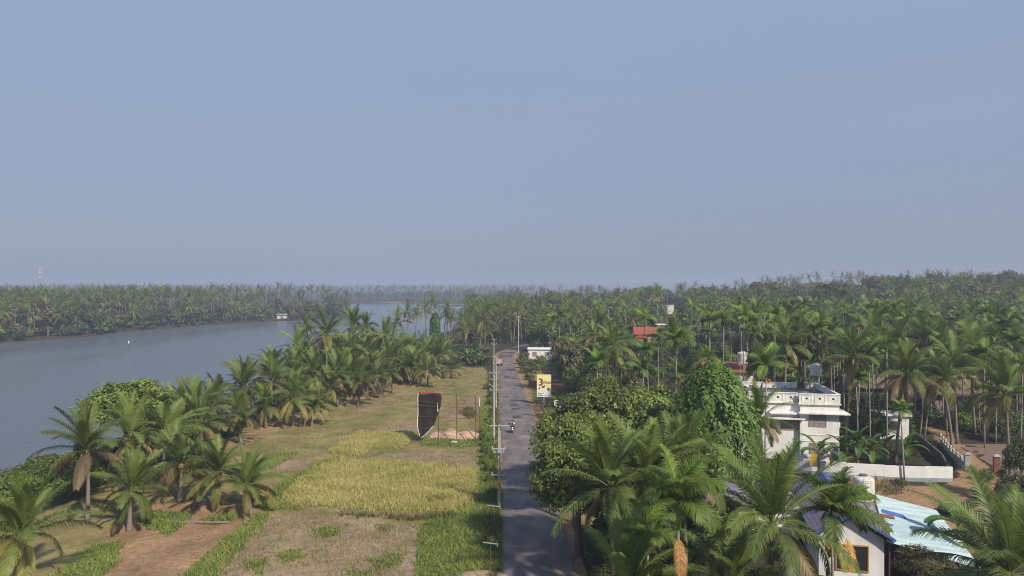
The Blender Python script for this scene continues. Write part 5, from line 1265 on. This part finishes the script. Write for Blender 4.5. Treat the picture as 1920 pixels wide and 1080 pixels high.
for s in (-1, 1):
    MB().tube([(s*.3,.36,1.04),(s*.36,.38,1.2)], .01, 4).ball((s*.38,.38,1.23),(.07,.02,.05)).build('mirror', M['blackpaint'], mc)
MB().tube([(.16,.2,.25),(.17,-.3,.27),(.19,-.8,.36)], [.03,.045,.05], 7).build('exhaust', M['steel'], mc)
MB().ball((0,.55,.92),(.1,.08,.1)).build('headlight', M['windscreen'], mc)

def skin_body(name, nodes, edges, m, parent, sub=2):
    me = bpy.data.meshes.new(name); me.from_pydata([n[0] for n in nodes], edges, []); o = bpy.data.objects.new('tmp_body', me); C.objects.link(o)
    sk = o.modifiers.new('skin', 'SKIN'); sk.use_smooth_shade = True; sv = me.skin_vertices[0].data
    for i, n in enumerate(nodes): sv[i].radius = (n[1], n[1]*(n[2] if len(n) > 2 else 1)); sv[i].use_root = (i == 0)
    s2 = o.modifiers.new('sub', 'SUBSURF'); s2.levels = sub; s2.render_levels = sub
    bpy.context.view_layer.update()
    me2 = bpy.data.meshes.new_from_object(o.evaluated_get(bpy.context.evaluated_depsgraph_get())); bpy.data.objects.remove(o)
    me2.materials.clear(); me2.materials.append(m)
    for p in me2.polygons: p.use_smooth = True
    return link(name, me2, parent)
rd = empty('person', (x, y, zr), 0, 'rider in white shirt with black backpack and dark helmet on the motorcycle', 'person')
nodes = [((0,-.30,.92),.15),((0,-.27,1.14),.14),((0,-.20,1.34),.15),((0,-.15,1.48),.07),((0,-.11,1.56),.065),((0,-.06,1.66),.10),((0,-.05,1.74),.085),
 ((.17,-.18,1.40),.065),((.30,-.02,1.24),.048),((.34,.22,1.12),.038),((.35,.28,1.08),.036),
 ((-.17,-.18,1.40),.065),((-.30,-.02,1.24),.048),((-.34,.22,1.12),.038),((-.35,.28,1.08),.036),
 ((.12,-.20,.90),.10),((.22,.18,.80),.075),((.20,.02,.42),.052),((.20,.02,.33),.045),((.20,.16,.29),.04),
 ((-.12,-.20,.90),.10),((-.22,.18,.80),.075),((-.20,.02,.42),.052),((-.20,.02,.33),.045),((-.20,.16,.29),.04)]
ed = [(0,1),(1,2),(2,3),(3,4),(4,5),(5,6),(2,7),(7,8),(8,9),(9,10),(2,11),(11,12),(12,13),(13,14),(0,15),(15,16),(16,17),(17,18),(18,19),(0,20),(20,21),(21,22),(22,23),(23,24)]
skin_body('body', nodes, ed, M['skin'], rd)
shirt = [(n[0], n[1]*1.16) for n in nodes[0:4]] + [(nodes[i][0], nodes[i][1]*1.2) for i in (7,8,9,11,12,13)]
skin_body('shirt', shirt, [(0,1),(1,2),(2,3),(2,4),(4,5),(5,6),(2,7),(7,8),(8,9)], M['shirt'], rd)
tr = [((0,-.30,.90),.165)] + [(nodes[i][0], nodes[i][1]*1.2) for i in (15,16,17,18,20,21,22,23)]
skin_body('trousers', tr, [(0,1),(1,2),(2,3),(3,4),(0,5),(5,6),(6,7),(7,8)], M['trouser'], rd)
MB().ball((0,-.06,1.69),(.135,.16,.15),0,14,10).build('helmet', M['blackpaint'], rd, smooth=True)
MB().box((0,.06,1.68),(.19,.08,.10)).build('visor', M['glass'], rd)
for s in (-1, 1):
    h_ = MB()
    h_.ball((s*.35,.31,1.075),(.045,.05,.03),0,8,6)
    for k in range(4): h_.tube([(s*(.32+.022*k),.34,1.085),(s*(.32+.022*k),.375-.004*k,1.07),(s*(.32+.022*k),.36,1.04)], [.011,.010,.008], 5)
    h_.tube([(s*.315,.30,1.07),(s*.30,.33,1.05),(s*.305,.355,1.045)], [.012,.011,.009], 5)
    h_.build('hand', M['skin'], rd, smooth=True)
    MB().ball((s*.20,.10,.285),(.05,.14,.045),0,8,6).build('shoe', M['rubber'], rd, smooth=True)
bpk = MB().box((0,-.40,1.22),(.27,.18,.42),0,0,R(-10)).box((0,-.51,1.14),(.20,.06,.20),0,0,R(-10)).build('backpack', M['trouser']); bpk.location = (x, y, zr); tag(bpk, 'black backpack on the back of the motorcycle rider', 'backpack')

# ------------------------------------------------------------------ red van
x, y = G(937, 685); vn_ = empty('red_van', (x, y, .08), R(180), 'small red boxy van with pale windscreen driving toward the viewer near the bend', 'van')
# local +y is the van's forward after the half turn
prof = [(-1.6,.35),(-1.6,1.05),(-1.55,1.80),(-1.3,1.88),(.85,1.88),(1.15,1.72),(1.52,1.02),(1.62,.92),(1.64,.35)]
vs = [(sx*(.70 if z < 1.1 else .62), yy, z) for sx in (-1, 1) for yy, z in prof]; n = len(prof)
fs = [tuple(range(n)), tuple(reversed(range(n, 2*n)))] + [(i, i+n, (i+1) % n+n, (i+1) % n) for i in range(n)]
MB().add(vs, fs).build('body', M['red'], vn_)
MB().add([(-.57,1.185,1.68),(.57,1.185,1.68),(.63,1.535,1.06),(-.63,1.535,1.06)], [(3,2,1,0),(0,1,2,3)]).build('windscreen', M['windscreen'], vn_)
for s in (-1, 1):
    MB().add([(s*.635,-1.35,1.72),(s*.635,.85,1.72),(s*.70,1.30,1.12),(s*.712,-1.45,1.12)], [(0,1,2,3),(3,2,1,0)]).build('side_window', M['glass'], vn_)
    MB().ball((s*.50,1.64,.80),(.12,.05,.09)).build('headlight', M['signwhite'], vn_)
    for yy in (-1.05, 1.1):
        wb = MB(); torus(wb, (s*.62,yy,.28), .20, .08); wo = wb.build('wheel', M['rubber'], vn_, smooth=True); MB().tube([(s*.58,yy,.28),(s*.68,yy,.28)], .14, 10).build('rim', M['steel'], wo)
MB().box((0,1.70,.45),(1.42,.14,.20)).build('bumper', M['blackpaint'], vn_)
MB().box((0,1.66,.82),(.34,.04,.20)).build('grille', M['signwhite'], vn_)
MB().box((0,1.78,.45),(.42,.02,.12)).build('number_plate', M['signwhite'], vn_)
MB().box((0,-.2,1.92),(1.0,1.7,.06)).build('roof_rack', M['blackpaint'], vn_)

# ------------------------------------------------------------------ river posts, tower, boat
for (px, py, top, w_, lab) in ((241,655,639,.16,'white topped channel post standing in the wide river'),(688,593,583,.2,'distant dark channel post in the river beyond the peninsula')):
    x, y = G(px, py, WZ); e = empty('channel_post', (x, y, WZ-1), 0, lab, 'post'); h = (py-top)/F*y+1
    MB().tube([(0,0,-2),(0,0,h-.9)], [w_*.8, w_*.7], 7).build('post_shaft', M['bark'], e); MB().tube([(0,0,h-.9),(0,0,h)], [w_*1.3, w_*1.1], 8).build('marker_top', M['signwhite'] if px < 400 else M['bark'], e)
D = 950; x = (76-960)/F*D; tw = empty('phone_tower', (x, D, 0), R(12), 'hazy lattice phone tower above the palms of the far bank', 'tower'); H_ = 46
lt = MB()
def hw(z): return 2.2-1.5*z/H_
for sx in (-1, 1):
    for sy in (-1, 1): lt.tube([(sx*hw(0),sy*hw(0),0),(sx*hw(H_),sy*hw(H_),H_)], .16, 4)
z = 0
while z < H_-2:
    a, c = hw(z), hw(z+2.6)
    for (p, q) in (((-a,-a,z),(c,-c,z+2.6)),((a,-a,z),(-c,-c,z+2.6)),((-a,a,z),(c,c,z+2.6)),((a,a,z),(-c,c,z+2.6)),((-a,-a,z),(-c,c,z+2.6)),((a,-a,z),(c,c,z+2.6))): lt.tube([p, q], .09, 4)
    z += 2.6
lt.build('lattice', M['grey'], tw)
for zz in (H_-2, H_-7, H_-13):
    for k in range(3): MB().box((1.5*math.cos(k*2.1),1.5*math.sin(k*2.1),zz),(.5,.35,2.2),k*2.1).build('antenna', M['signwhite'], tw)
MB().tube([(0,0,H_),(0,0,H_+3)], .09, 5).build('rod', M['steel'], tw)
x, y = G(858, 577, WZ); e = empty('boat', (x, y, WZ), R(70), 'tiny pale boat on the far water right of the tall palms', 'boat')
hull = [(-.25,-2.6,.75),(.25,-2.6,.75),(.75,-1.2,.55),(.85,.3,.5),(.6,1.8,.6),(0,2.9,.9),(-.6,1.8,.6),(-.85,.3,.5),(-.75,-1.2,.55)]
low = [(a*.55, c*.85, -.15) for a, c, d in hull]; k = len(hull)
MB().add(hull+low, [(i, (i+1) % k, (i+1) % k+k, i+k) for i in range(k)]+[tuple(range(k, 2*k))]).build('hull', M['signwhite'], e)
MB().bx(-.6,.6,-.6,-.35,.35,.42).bx(-.6,.6,.7,.95,.35,.42).build('thwart', M['wood'], e)

# ------------------------------------------------------------------ grass, rice, stubble
def tufts(name, polys, spacing, blades, h, wd, c1, c2, seed, rows=False, lean=.35, ylim=200, dens=None):
    rng = np.random.default_rng(seed); pts = []
    for p in polys:
        xs = [q[0] for q in p]; ys = [q[1] for q in p]
        sx = spacing; gx_, gy_ = np.meshgrid(np.arange(min(xs), max(xs), sx), np.arange(min(ys), min(max(ys), ylim), sx))
        xx = gx_.ravel()+rng.uniform(-.5,.5,gx_.size)*sx*(.55 if rows else 1); yy = gy_.ravel()+rng.uniform(-.5,.5,gx_.size)*sx*(.55 if rows else 1)
        keep = polyd(p, xx, yy) > .25*rng.standard_normal(len(xx))
        if dens is not None: keep &= (vn(xx, yy, .45)*.5+.5+.3*rng.standard_normal(len(xx))) > 1-dens
        pts.append(np.stack([xx, yy], 1)[keep])
    p = np.concatenate(pts); l_, r_ = road_edges(p[:, 1]); p = p[(p[:, 0] < l_-.25) | (p[:, 0] > r_+.25)]
    n = len(p); z = ground_h(p[:, 0], p[:, 1])
    pp = np.repeat(np.concatenate([p, z[:, None]], 1), blades, 0); m = len(pp)
    hs_ = np.repeat(rng.uniform(.7, 1.25, n)*(1+.25*vn(p[:,0],p[:,1],.8)), blades)*h*rng.uniform(.7, 1.2, m)
    a = rng.uniform(0, 6.283, m); le = lean*rng.random(m)*1.6
    pp[:, 0] += rng.normal(0, spacing*.18, m); pp[:, 1] += rng.normal(0, spacing*.18, m); pp[:, 2] -= .03
    d = np.stack([np.cos(a)*le, np.sin(a)*le, np.ones(m)], 1)*hs_[:, None]
    b_ = rng.uniform(0, 6.283, m); s = np.stack([np.cos(b_), np.sin(b_), np.zeros(m)], 1)*wd*.5
    mid = pp+d*.55; tip = pp+d; tip[:, 2] -= hs_*.12*le; tip[:, :2] += (d[:, :2])*.35
    V = np.stack([pp-s, pp+s, mid+s*.9, mid-s*.9, tip], 1).reshape(-1, 3); i = np.arange(m)*5
    tmix = np.repeat(np.clip(.5+.5*vn(p[:,0]+3,p[:,1],.5)+.25*rng.standard_normal(n), 0, 1), blades)[:, None]
    K = (np.array(c1)*(1-tmix)+np.array(c2)*tmix)*rng.uniform(.75, 1.25, (m, 1))
    me = np_mesh(name, V, np.stack([i, i+1, i+2, i+3], 1), np.stack([i+3, i+2, i+4], 1), np.repeat(K, 5, 0), M['grass'])
    tag(link(name, me), kind='stuff')
tufts('rice_plants', [PADDY1, PADDY2], .20, 7, .46, .045, (.36,.325,.105), (.47,.415,.16), 1, True, .4)
tufts('grass', GRASS, .26, 6, .42, .045, (.14,.19,.035), (.25,.285,.07), 2, False, .6)
tufts('dark_weeds', [GP([(800,936),(822,930),(842,936),(830,944),(806,944)]), GP([(640,968),(760,976),(860,972),(860,966),(760,968)]), GP([(862,772),(880,766),(895,776),(880,786)])], .25, 7, .5, .05, (.12,.115,.04), (.19,.165,.06), 12, False, .6)
tufts('stubble', STUB, .34, 5, .28, .035, (.50,.38,.25), (.34,.26,.13), 3, True, .6, dens=.62)
FIELD = [GP([(430,1100),(330,1040),(480,890),(470,850),(560,800),(700,760),(800,725),(880,700),(928,700),(936,800),(944,1100)])]
tufts('dry_grass', FIELD, .50, 5, .26, .04, (.26,.235,.07), (.36,.30,.11), 4, False, .7, dens=.55)
tufts('weeds', [GP([(1000,745),(1060,740),(1060,800),(1020,835),(1016,830),(1002,770)]), GP([(972,670),(990,668),(1010,740),(1000,745),(990,705)]), GP([(1590,895),(1700,905),(1690,930),(1600,930)])], .3, 6, .5, .05, (.12,.13,.04), (.24,.19,.08), 6, False, .6, dens=.6)
tufts('verge_weeds', [[(l-1.4, y) for y, l in ((48,-.6),(60,-.8),(80,-1.15),(100,-1.5),(125,-2.2),(153,-3),(187,-3.9))] + [(l-.25, y) for y, l in reversed(((48,-.6),(60,-.8),(80,-1.15),(100,-1.5),(125,-2.2),(153,-3),(187,-3.9)))]], .24, 6, .55, .05, (.09,.14,.03), (.2,.18,.06), 8, False, .6, dens=.7)

# ------------------------------------------------------------------ random forest
prng = np.random.default_rng(21)
KEEP = [(1188,1234,610,624,200),(1342,1400,681,702,130),(985,1036,652,670,188),(1247,1265,564,577,436),(1380,1408,655,684,130),(925,992,640,760,240),(1000,1058,700,790,117),(1234,1247,603,607,222),(1515,1545,680,706,90),(1564,1582,662,684,125),(518,540,587,597,424),(1290,1322,694,726,122),(930,985,640,668,232),(66,86,500,534,940),(676,700,578,596,480)]
RECTS = []
def ok_spot(x, y, cz, r):
    if y < 95 and x > -45: return False
    for (px0, px1, py0, py1, D) in KEEP:
        if y < D+4:
            px = 960+x/y*F; pr = r/y*F*.9; py = HOR+(CAMZ-cz)/y*F
            if px+pr > px0 and px-pr < px1 and py-pr < py1 and (py+pr*2.5 > py0): return False
    return True
cand = []
def fill(x0f, x1f, y0, y1, step, zone):
    y = y0
    while y < y1:
        s = step(y); xs = np.arange(x0f(y), x1f(y), s)
        for x in xs:
            cand.append((x+prng.uniform(-.45,.45)*s, y+prng.uniform(-.45,.45)*s, zone))
        y += s
lim = lambda y: .79*y+18
fill(lambda y: 5, lim, 96, 260, lambda y: 4.6+(y-96)*.006, 'right')
fill(lambda y: 8, lim, 260, 480, lambda y: 5.6, 'hill')
fill(lambda y: -44, lambda y: 9, 225, 480, lambda y: 5.4, 'neargrove')
fill(lambda y: -44, lambda y: -5, 184, 225, lambda y: 6.5, 'neargrove')
fill(lambda y: -lim(y), lambda y: -100, 250, 640, lambda y: 5.2 if y < 420 else 6.0, 'farbank')
fill(lambda y: -40, lim, 480, 900, lambda y: 7.5, 'far')
fill(lambda y: -lim(y), lambda y: -150, 640, 900, lambda y: 8, 'far')
fill(lambda y: -lim(y), lim, 830, 1300, lambda y: 9.5, 'far')
fill(lambda y: -lim(y), lim, 1300, 2600, lambda y: 15, 'far')
fill(lambda y: -lim(y), lim, 2600, 4600, lambda y: 34, 'far')
cx_ = np.array([c[0] for c in cand]); cy_ = np.array([c[1] for c in cand])
rd_ = np.maximum(polyd(RIVER, cx_, cy_), polyd(CHANNEL, cx_, cy_)); l_, r_ = road_edges(cy_)
onroad = (cx_ > l_-2.5) & (cx_ < r_+2.5) & (cy_ < 270)
hz_ = land_h(cx_, cy_)
HOUSES = [(G(1212,640)[0]+36,210,9)]
hpos = [(o.location.x, o.location.y) for o in scene.objects if o.get('category') == 'house']
pl = np.array(placed)
trees = []
for i, (x, y, zone) in enumerate(cand):
    bd = -rd_[i]
    if bd < (1.0 if zone == 'farbank' else 2.0) or onroad[i]: continue
    if zone == 'neargrove' and 960+x/y*F < 872: continue
    if zone == 'right' and x < r_[i]+8.5 and y < 205: continue
    if y < 480 and any(abs(x-a) < 6 and abs(y-c-3) < 7.5 for a, c in hpos): continue
    if y < 180 and np.min(np.hypot(pl[:, 0]-x, pl[:, 1]-y)) < 2.6: continue
    if 46 < x < 66 and y < 106: continue
    u = prng.random(); g = hz_[i]; px = 960+x/y*F
    kind = 'coco'; look = prng.choice(['g','y','d'], p=[.6,.25,.15]); bk = 'dark'
    if zone == 'right':
        kind = 'areca' if u < .30 else ('coco' if u < .44 else 'broad')
        h = {'areca': prng.uniform(10, 14.5), 'coco': prng.uniform(9, 13), 'broad': prng.uniform(5, 9.5)}[kind]
        if y < 130: h *= .9
        if x < r_[i]+14 and y < 200 and kind == 'broad': h = prng.uniform(4, 6.5)
        bk = prng.choice(['dark','green','olive','bright'], p=[.5,.25,.12,.13])
    elif zone == 'hill':
        kind = 'areca' if u < .09 else ('coco' if u < .36 else 'broad'); h = {'areca': prng.uniform(11, 14), 'coco': prng.uniform(9, 15), 'broad': prng.uniform(7, 13)}[kind]
        if kind == 'broad' and prng.random() < .06: h = prng.uniform(14, 18)
        bk = prng.choice(['dark','green','olive','brown','bright'], p=[.34,.16,.26,.17,.07])
    elif zone == 'neargrove':
        kind = 'coco' if u < .62 else 'broad'; h = prng.uniform(8.5, 13.5) if kind == 'coco' else prng.uniform(4, 7)
        bk = prng.choice(['dark','green','olive'], p=[.5,.25,.25])
    elif zone == 'farbank':
        kind = 'coco' if u < .82 else 'broad'; h = prng.uniform(11, 17.5) if kind == 'coco' else prng.uniform(7, 13); bk = prng.choice(['dark','green','olive'], p=[.5,.2,.3])
        if bd < 14: h *= prng.uniform(.45, .95)
    else:
        kind = 'coco' if u < .62 else 'broad'; h = prng.uniform(11, 16.5) if kind == 'coco' else prng.uniform(8, 14)
        bk = prng.choice(['dark','green','olive','brown'], p=[.38,.2,.27,.15])
        if hz_[i] < 3 and y < 900 and bd < 25: h *= .6
    cl = vn(x+40, y*.6, .021)+.5*vn(x-11, y*.7+5, .06)
    h *= 1+.13*cl
    if zone in ('hill', 'far', 'farbank') and vn(x-70, y*.5, .03) > .45 and prng.random() < .6:
        kind = 'broad'; h = prng.uniform(8, 14)*(.9 if zone == 'farbank' else 1); bk = prng.choice(['dark','green','olive','brown'], p=[.55,.25,.2,0] if zone == 'farbank' else [.4,.2,.22,.18])
    if y > 830 and abs(x+110) < 110 and y < 900: kind = 'broad'; h = prng.uniform(2.5, 4.5); bk = prng.choice(['green','olive','brown'])
    r = {'coco': 4.2, 'areca': 2.2, 'broad': h*.42}[kind]
    if y > 1300: r *= 1.3
    if y > 2600: r *= 2.0
    if not ok_spot(x, y, g+h, r): continue
    trees.append([x, y, g, h, r, kind, look, bk, zone, bd])
trees.sort(key=lambda t: t[1])
# a coarse picture-plane sketch tells which trees are big and open enough to be counted one by one
GW, GH_ = 480, 270; occ = np.zeros((GH_, GW), bool); yy_, xx_ = np.mgrid[0:GH_, 0:GW]
indiv, mass = [], []
cnt = {'coco': 0, 'areca': 0, 'broad': 0}; MAXN = {'coco': 150, 'areca': 180, 'broad': 190}
for t in trees:
    x, y, g, h, r, kind, look, bk, zone, bd = t
    zc = g+h-(.1*r if kind != 'broad' else .25*r); px = (960+x/y*F)/4; py = (HOR+(CAMZ-zc)/y*F)/4; pr = max(r/y*F/4*.8, .6)
    a0, a1 = int(max(0, px-pr)), int(min(GW, px+pr+1)); b0, b1 = int(max(0, py-pr)), int(min(GH_, py+pr+1))
    vis = 0
    if a1 > a0 and b1 > b0:
        sub = occ[b0:b1, a0:a1]; disc = (xx_[b0:b1, a0:a1]-px)**2+(yy_[b0:b1, a0:a1]-py)**2 <= pr*pr
        if disc.any():
            vis = (disc & ~sub).sum()/max(1, disc.sum())
            sub |= disc
    t.append(vis)
    if vis > .20 and cnt[kind] < MAXN[kind] and y < 470: cnt[kind] += 1; indiv.append(t)
    elif vis > .02 or y < 420: mass.append(t)
HT = lambda h, a, b: 'tall' if h > b else ('short' if h < a else 'mid height')
LOOKW = {'g': 'green', 'y': 'yellow fringed', 'd': 'brown skirted'}
def region(zone, x, y, bd):
    if zone == 'farbank': return 'at the water edge of the far river bank' if bd < 12 else 'in the grove behind the far river bank'
    if zone == 'neargrove': return 'in the grove between river and road bend'
    if zone == 'hill': return 'on the rising forested slope at the right' if x > .45*y else 'in the forest beyond the red roof'
    if zone == 'right': return 'in the thick grove behind the white house' if x > .3*y else 'in the thick grove behind the billboard'
    return 'in the distant forest'
for x, y, g, h, r, kind, look, bk, zone, bd, vis in indiv:
    rg = region(zone, x, y, bd)
    if kind == 'coco':
        ln = prng.normal(0, .9); lx = prng.normal(0, .8) + (3.0*prng.random() if zone == 'farbank' and bd < 12 else 0)
        lab = '%s %s coconut palm%s %s' % (HT(h, 10.5, 14), LOOKW[look], ' leaning' if abs(lx) > 1.6 else '', rg)
        coconut((x, y, g-.1), (x+lx, y+ln, g+h), look, prng.uniform(.85, 1.08), lab, 'coconut palms '+rg, nuts=(y < 130 and prng.random() < .5))
    elif kind == 'areca':
        nn, dd = prng.random() < .15, prng.random() < .10
        lab = '%s areca with %s %s' % (HT(h, 10.5, 13), 'orange fruit' if nn else ('a dead orange frond' if dd else 'green crown'), rg)
        areca((x, y, g-.1), (x+prng.normal(0, .3), y, g+h), prng.uniform(1.0, 1.35), lab, 'areca palms '+rg, nn and y < 200, dd)
    else:
        lab = '%s %s leafy tree %s' % (HT(h, 6, 9.5), {'dark':'dark green','green':'green','olive':'olive','brown':'dry brown','bright':'bright green'}[bk], rg)
        broadleaf((x, y, g-.1), r*prng.uniform(.9, 1.15), h*.62, h*.42, bk, lab, 'broadleaf trees '+rg)
# the rest of the forest as one mass per kind
def tri3(V): return V
def mass_obj(name, items, protos, trunkw, mats):
    Vs, Qs, Ts, Ks = [], [], [], []; n0 = 0
    for (x, y, g, h, r, kind, look, bk, zone, bd, vis) in items:
        V, Qd, Td, K = protos(look, bk); a = prng.uniform(0, 6.283); ca, sa = math.cos(a), math.sin(a)
        if kind == 'broad': sc = np.array([r, r, h*.42/.85]); cz = h*.62
        else: sc = np.full(3, r/(4.2 if kind == 'coco' else 1.75)*prng.uniform(.85, 1.1)); cz = h
        W = V*sc; W = np.stack([W[:, 0]*ca-W[:, 1]*sa+x, W[:, 0]*sa+W[:, 1]*ca+y, W[:, 2]+g+cz], 1)
        Vs.append(W); Qs.append(Qd+n0); Ts.append(Td+n0); Ks.append(K*prng.uniform(.75, 1.25)); n0 += len(W)
        tw_ = trunkw*(1.6 if y > 600 else 1)
        b3 = np.array([[math.cos(q)*tw_, math.sin(q)*tw_, 0] for q in (0, 2.09, 4.19)])
        T0 = b3+np.array([x, y, g-.2]); T1 = b3*.75+np.array([x, y, g+cz])
        Vs.append(np.concatenate([T0, T1])); Qs.append(np.array([[0,1,4,3],[1,2,5,4],[2,0,3,5]])+n0); Ks.append(np.full((6, 3), .11)*np.array([1.1,.95,.8])); n0 += 6
    if not Vs: return
    me = np_mesh(name, np.concatenate(Vs), np.concatenate(Qs), np.concatenate(Ts) if Ts else np.zeros((0,3), int), np.concatenate(Ks), mats)
    tag(link(name, me), kind='stuff')
CP = {k: [coconut_crown(600+10*j+a, 14, 8, .36, 1, k).arrays() for a in range(3)] for j, k in enumerate('gyd')}
AP = [areca_crown(650+a, 8, 7, .24, 1).arrays() for a in range(3)]
BP = {k: [broad_crown(700+10*j+a, 40, 10, .34, c1, col2=c2, clr=.3)[0].arrays() for a in range(3)] for j, (k, (c1, c2)) in enumerate(BC.items())}
mass_obj('coconut_forest', [t for t in mass if t[5] == 'coco'], lambda l, b: CP[l][prng.integers(3)], .15, M['leaf'])
mass_obj('areca_forest', [t for t in mass if t[5] == 'areca'], lambda l, b: AP[prng.integers(3)], .08, M['leaf'])
mass_obj('broadleaf_forest', [t for t in mass if t[5] == 'broad'], lambda l, b: BP[b][prng.integers(3)], .18, M['broad'])
# scrub along the waterline of the far bank
scr = []
for (a, c) in zip(LANDFAR[2:13], LANDFAR[3:14]):
    L_ = math.hypot(c[0]-a[0], c[1]-a[1]); nx_, ny_ = -(c[1]-a[1])/L_, (c[0]-a[0])/L_
    for k in range(int(L_/2.6)):
        u = prng.random(); off = prng.uniform(.3, 5.5); x = a[0]+(c[0]-a[0])*u+nx_*off; y = a[1]+(c[1]-a[1])*u+ny_*off
        near_left = 1.0 if y < 320 else .55
        scr.append([x, y, -.6, prng.uniform(1.6, 4.2)*near_left, prng.uniform(1.2, 2.8)*near_left, 'broad', 'g', prng.choice(['dark','green','olive','brown','bright'], p=[.38,.28,.2,.04,.1]), 'farbank', 1, 1])
mass_obj('waterline_scrub', scr, lambda l, b: BP[b][prng.integers(3)], .08, M['broad'])
# understorey fills the gaps low in the groves
und = []
for t in trees:
    if (t[1] < 330 and prng.random() < .55) or (t[8] == 'farbank' and t[9] < 45 and prng.random() < .8) or (t[8] == 'neargrove' and prng.random() < .6):
        und.append([t[0]+prng.uniform(-2.5,2.5), t[1]+prng.uniform(-2.5,2.5), t[2], prng.uniform(2, 4.5)*(1.5 if t[8] == 'farbank' else 1), prng.uniform(1.4, 2.6)*(1.4 if t[8] == 'farbank' else 1), 'broad', 'g', prng.choice(['dark','green','olive'], p=[.6,.25,.15]), t[8], 5, 1])
und = [u for u in und if ok_spot(u[0], u[1], u[3], u[4]) and not (road_edges(u[1])[0]-3 < u[0] < road_edges(u[1])[1]+3)]
mass_obj('understorey', und, lambda l, b: BP[b][prng.integers(3)], .06, M['broad'])
print('TREES', len(trees), 'indiv', cnt, 'mass', len(mass), 'und', len(und))

# ------------------------------------------------------------------ haze
hm = bpy.data.materials.new('haze_air'); hm.use_nodes = True; t = hm.node_tree; t.nodes.remove(t.nodes['Principled BSDF'])
pv = t.nodes.new('ShaderNodeVolumePrincipled'); pv.inputs['Density'].default_value = .00055; pv.inputs['Color'].default_value = (.58,.66,.83,1)
pv.inputs['Density Attribute'].default_value = ''; pv.inputs['Anisotropy'].default_value = .1
t.links.new(pv.outputs[0], t.nodes['Material Output'].inputs['Volume'])
try: hm.cycles.homogeneous_volume = True
except Exception: pass
tag(MB().bx(-7200, 7200, -400, 9200, -6.5, 64).build('haze', hm), kind='stuff')
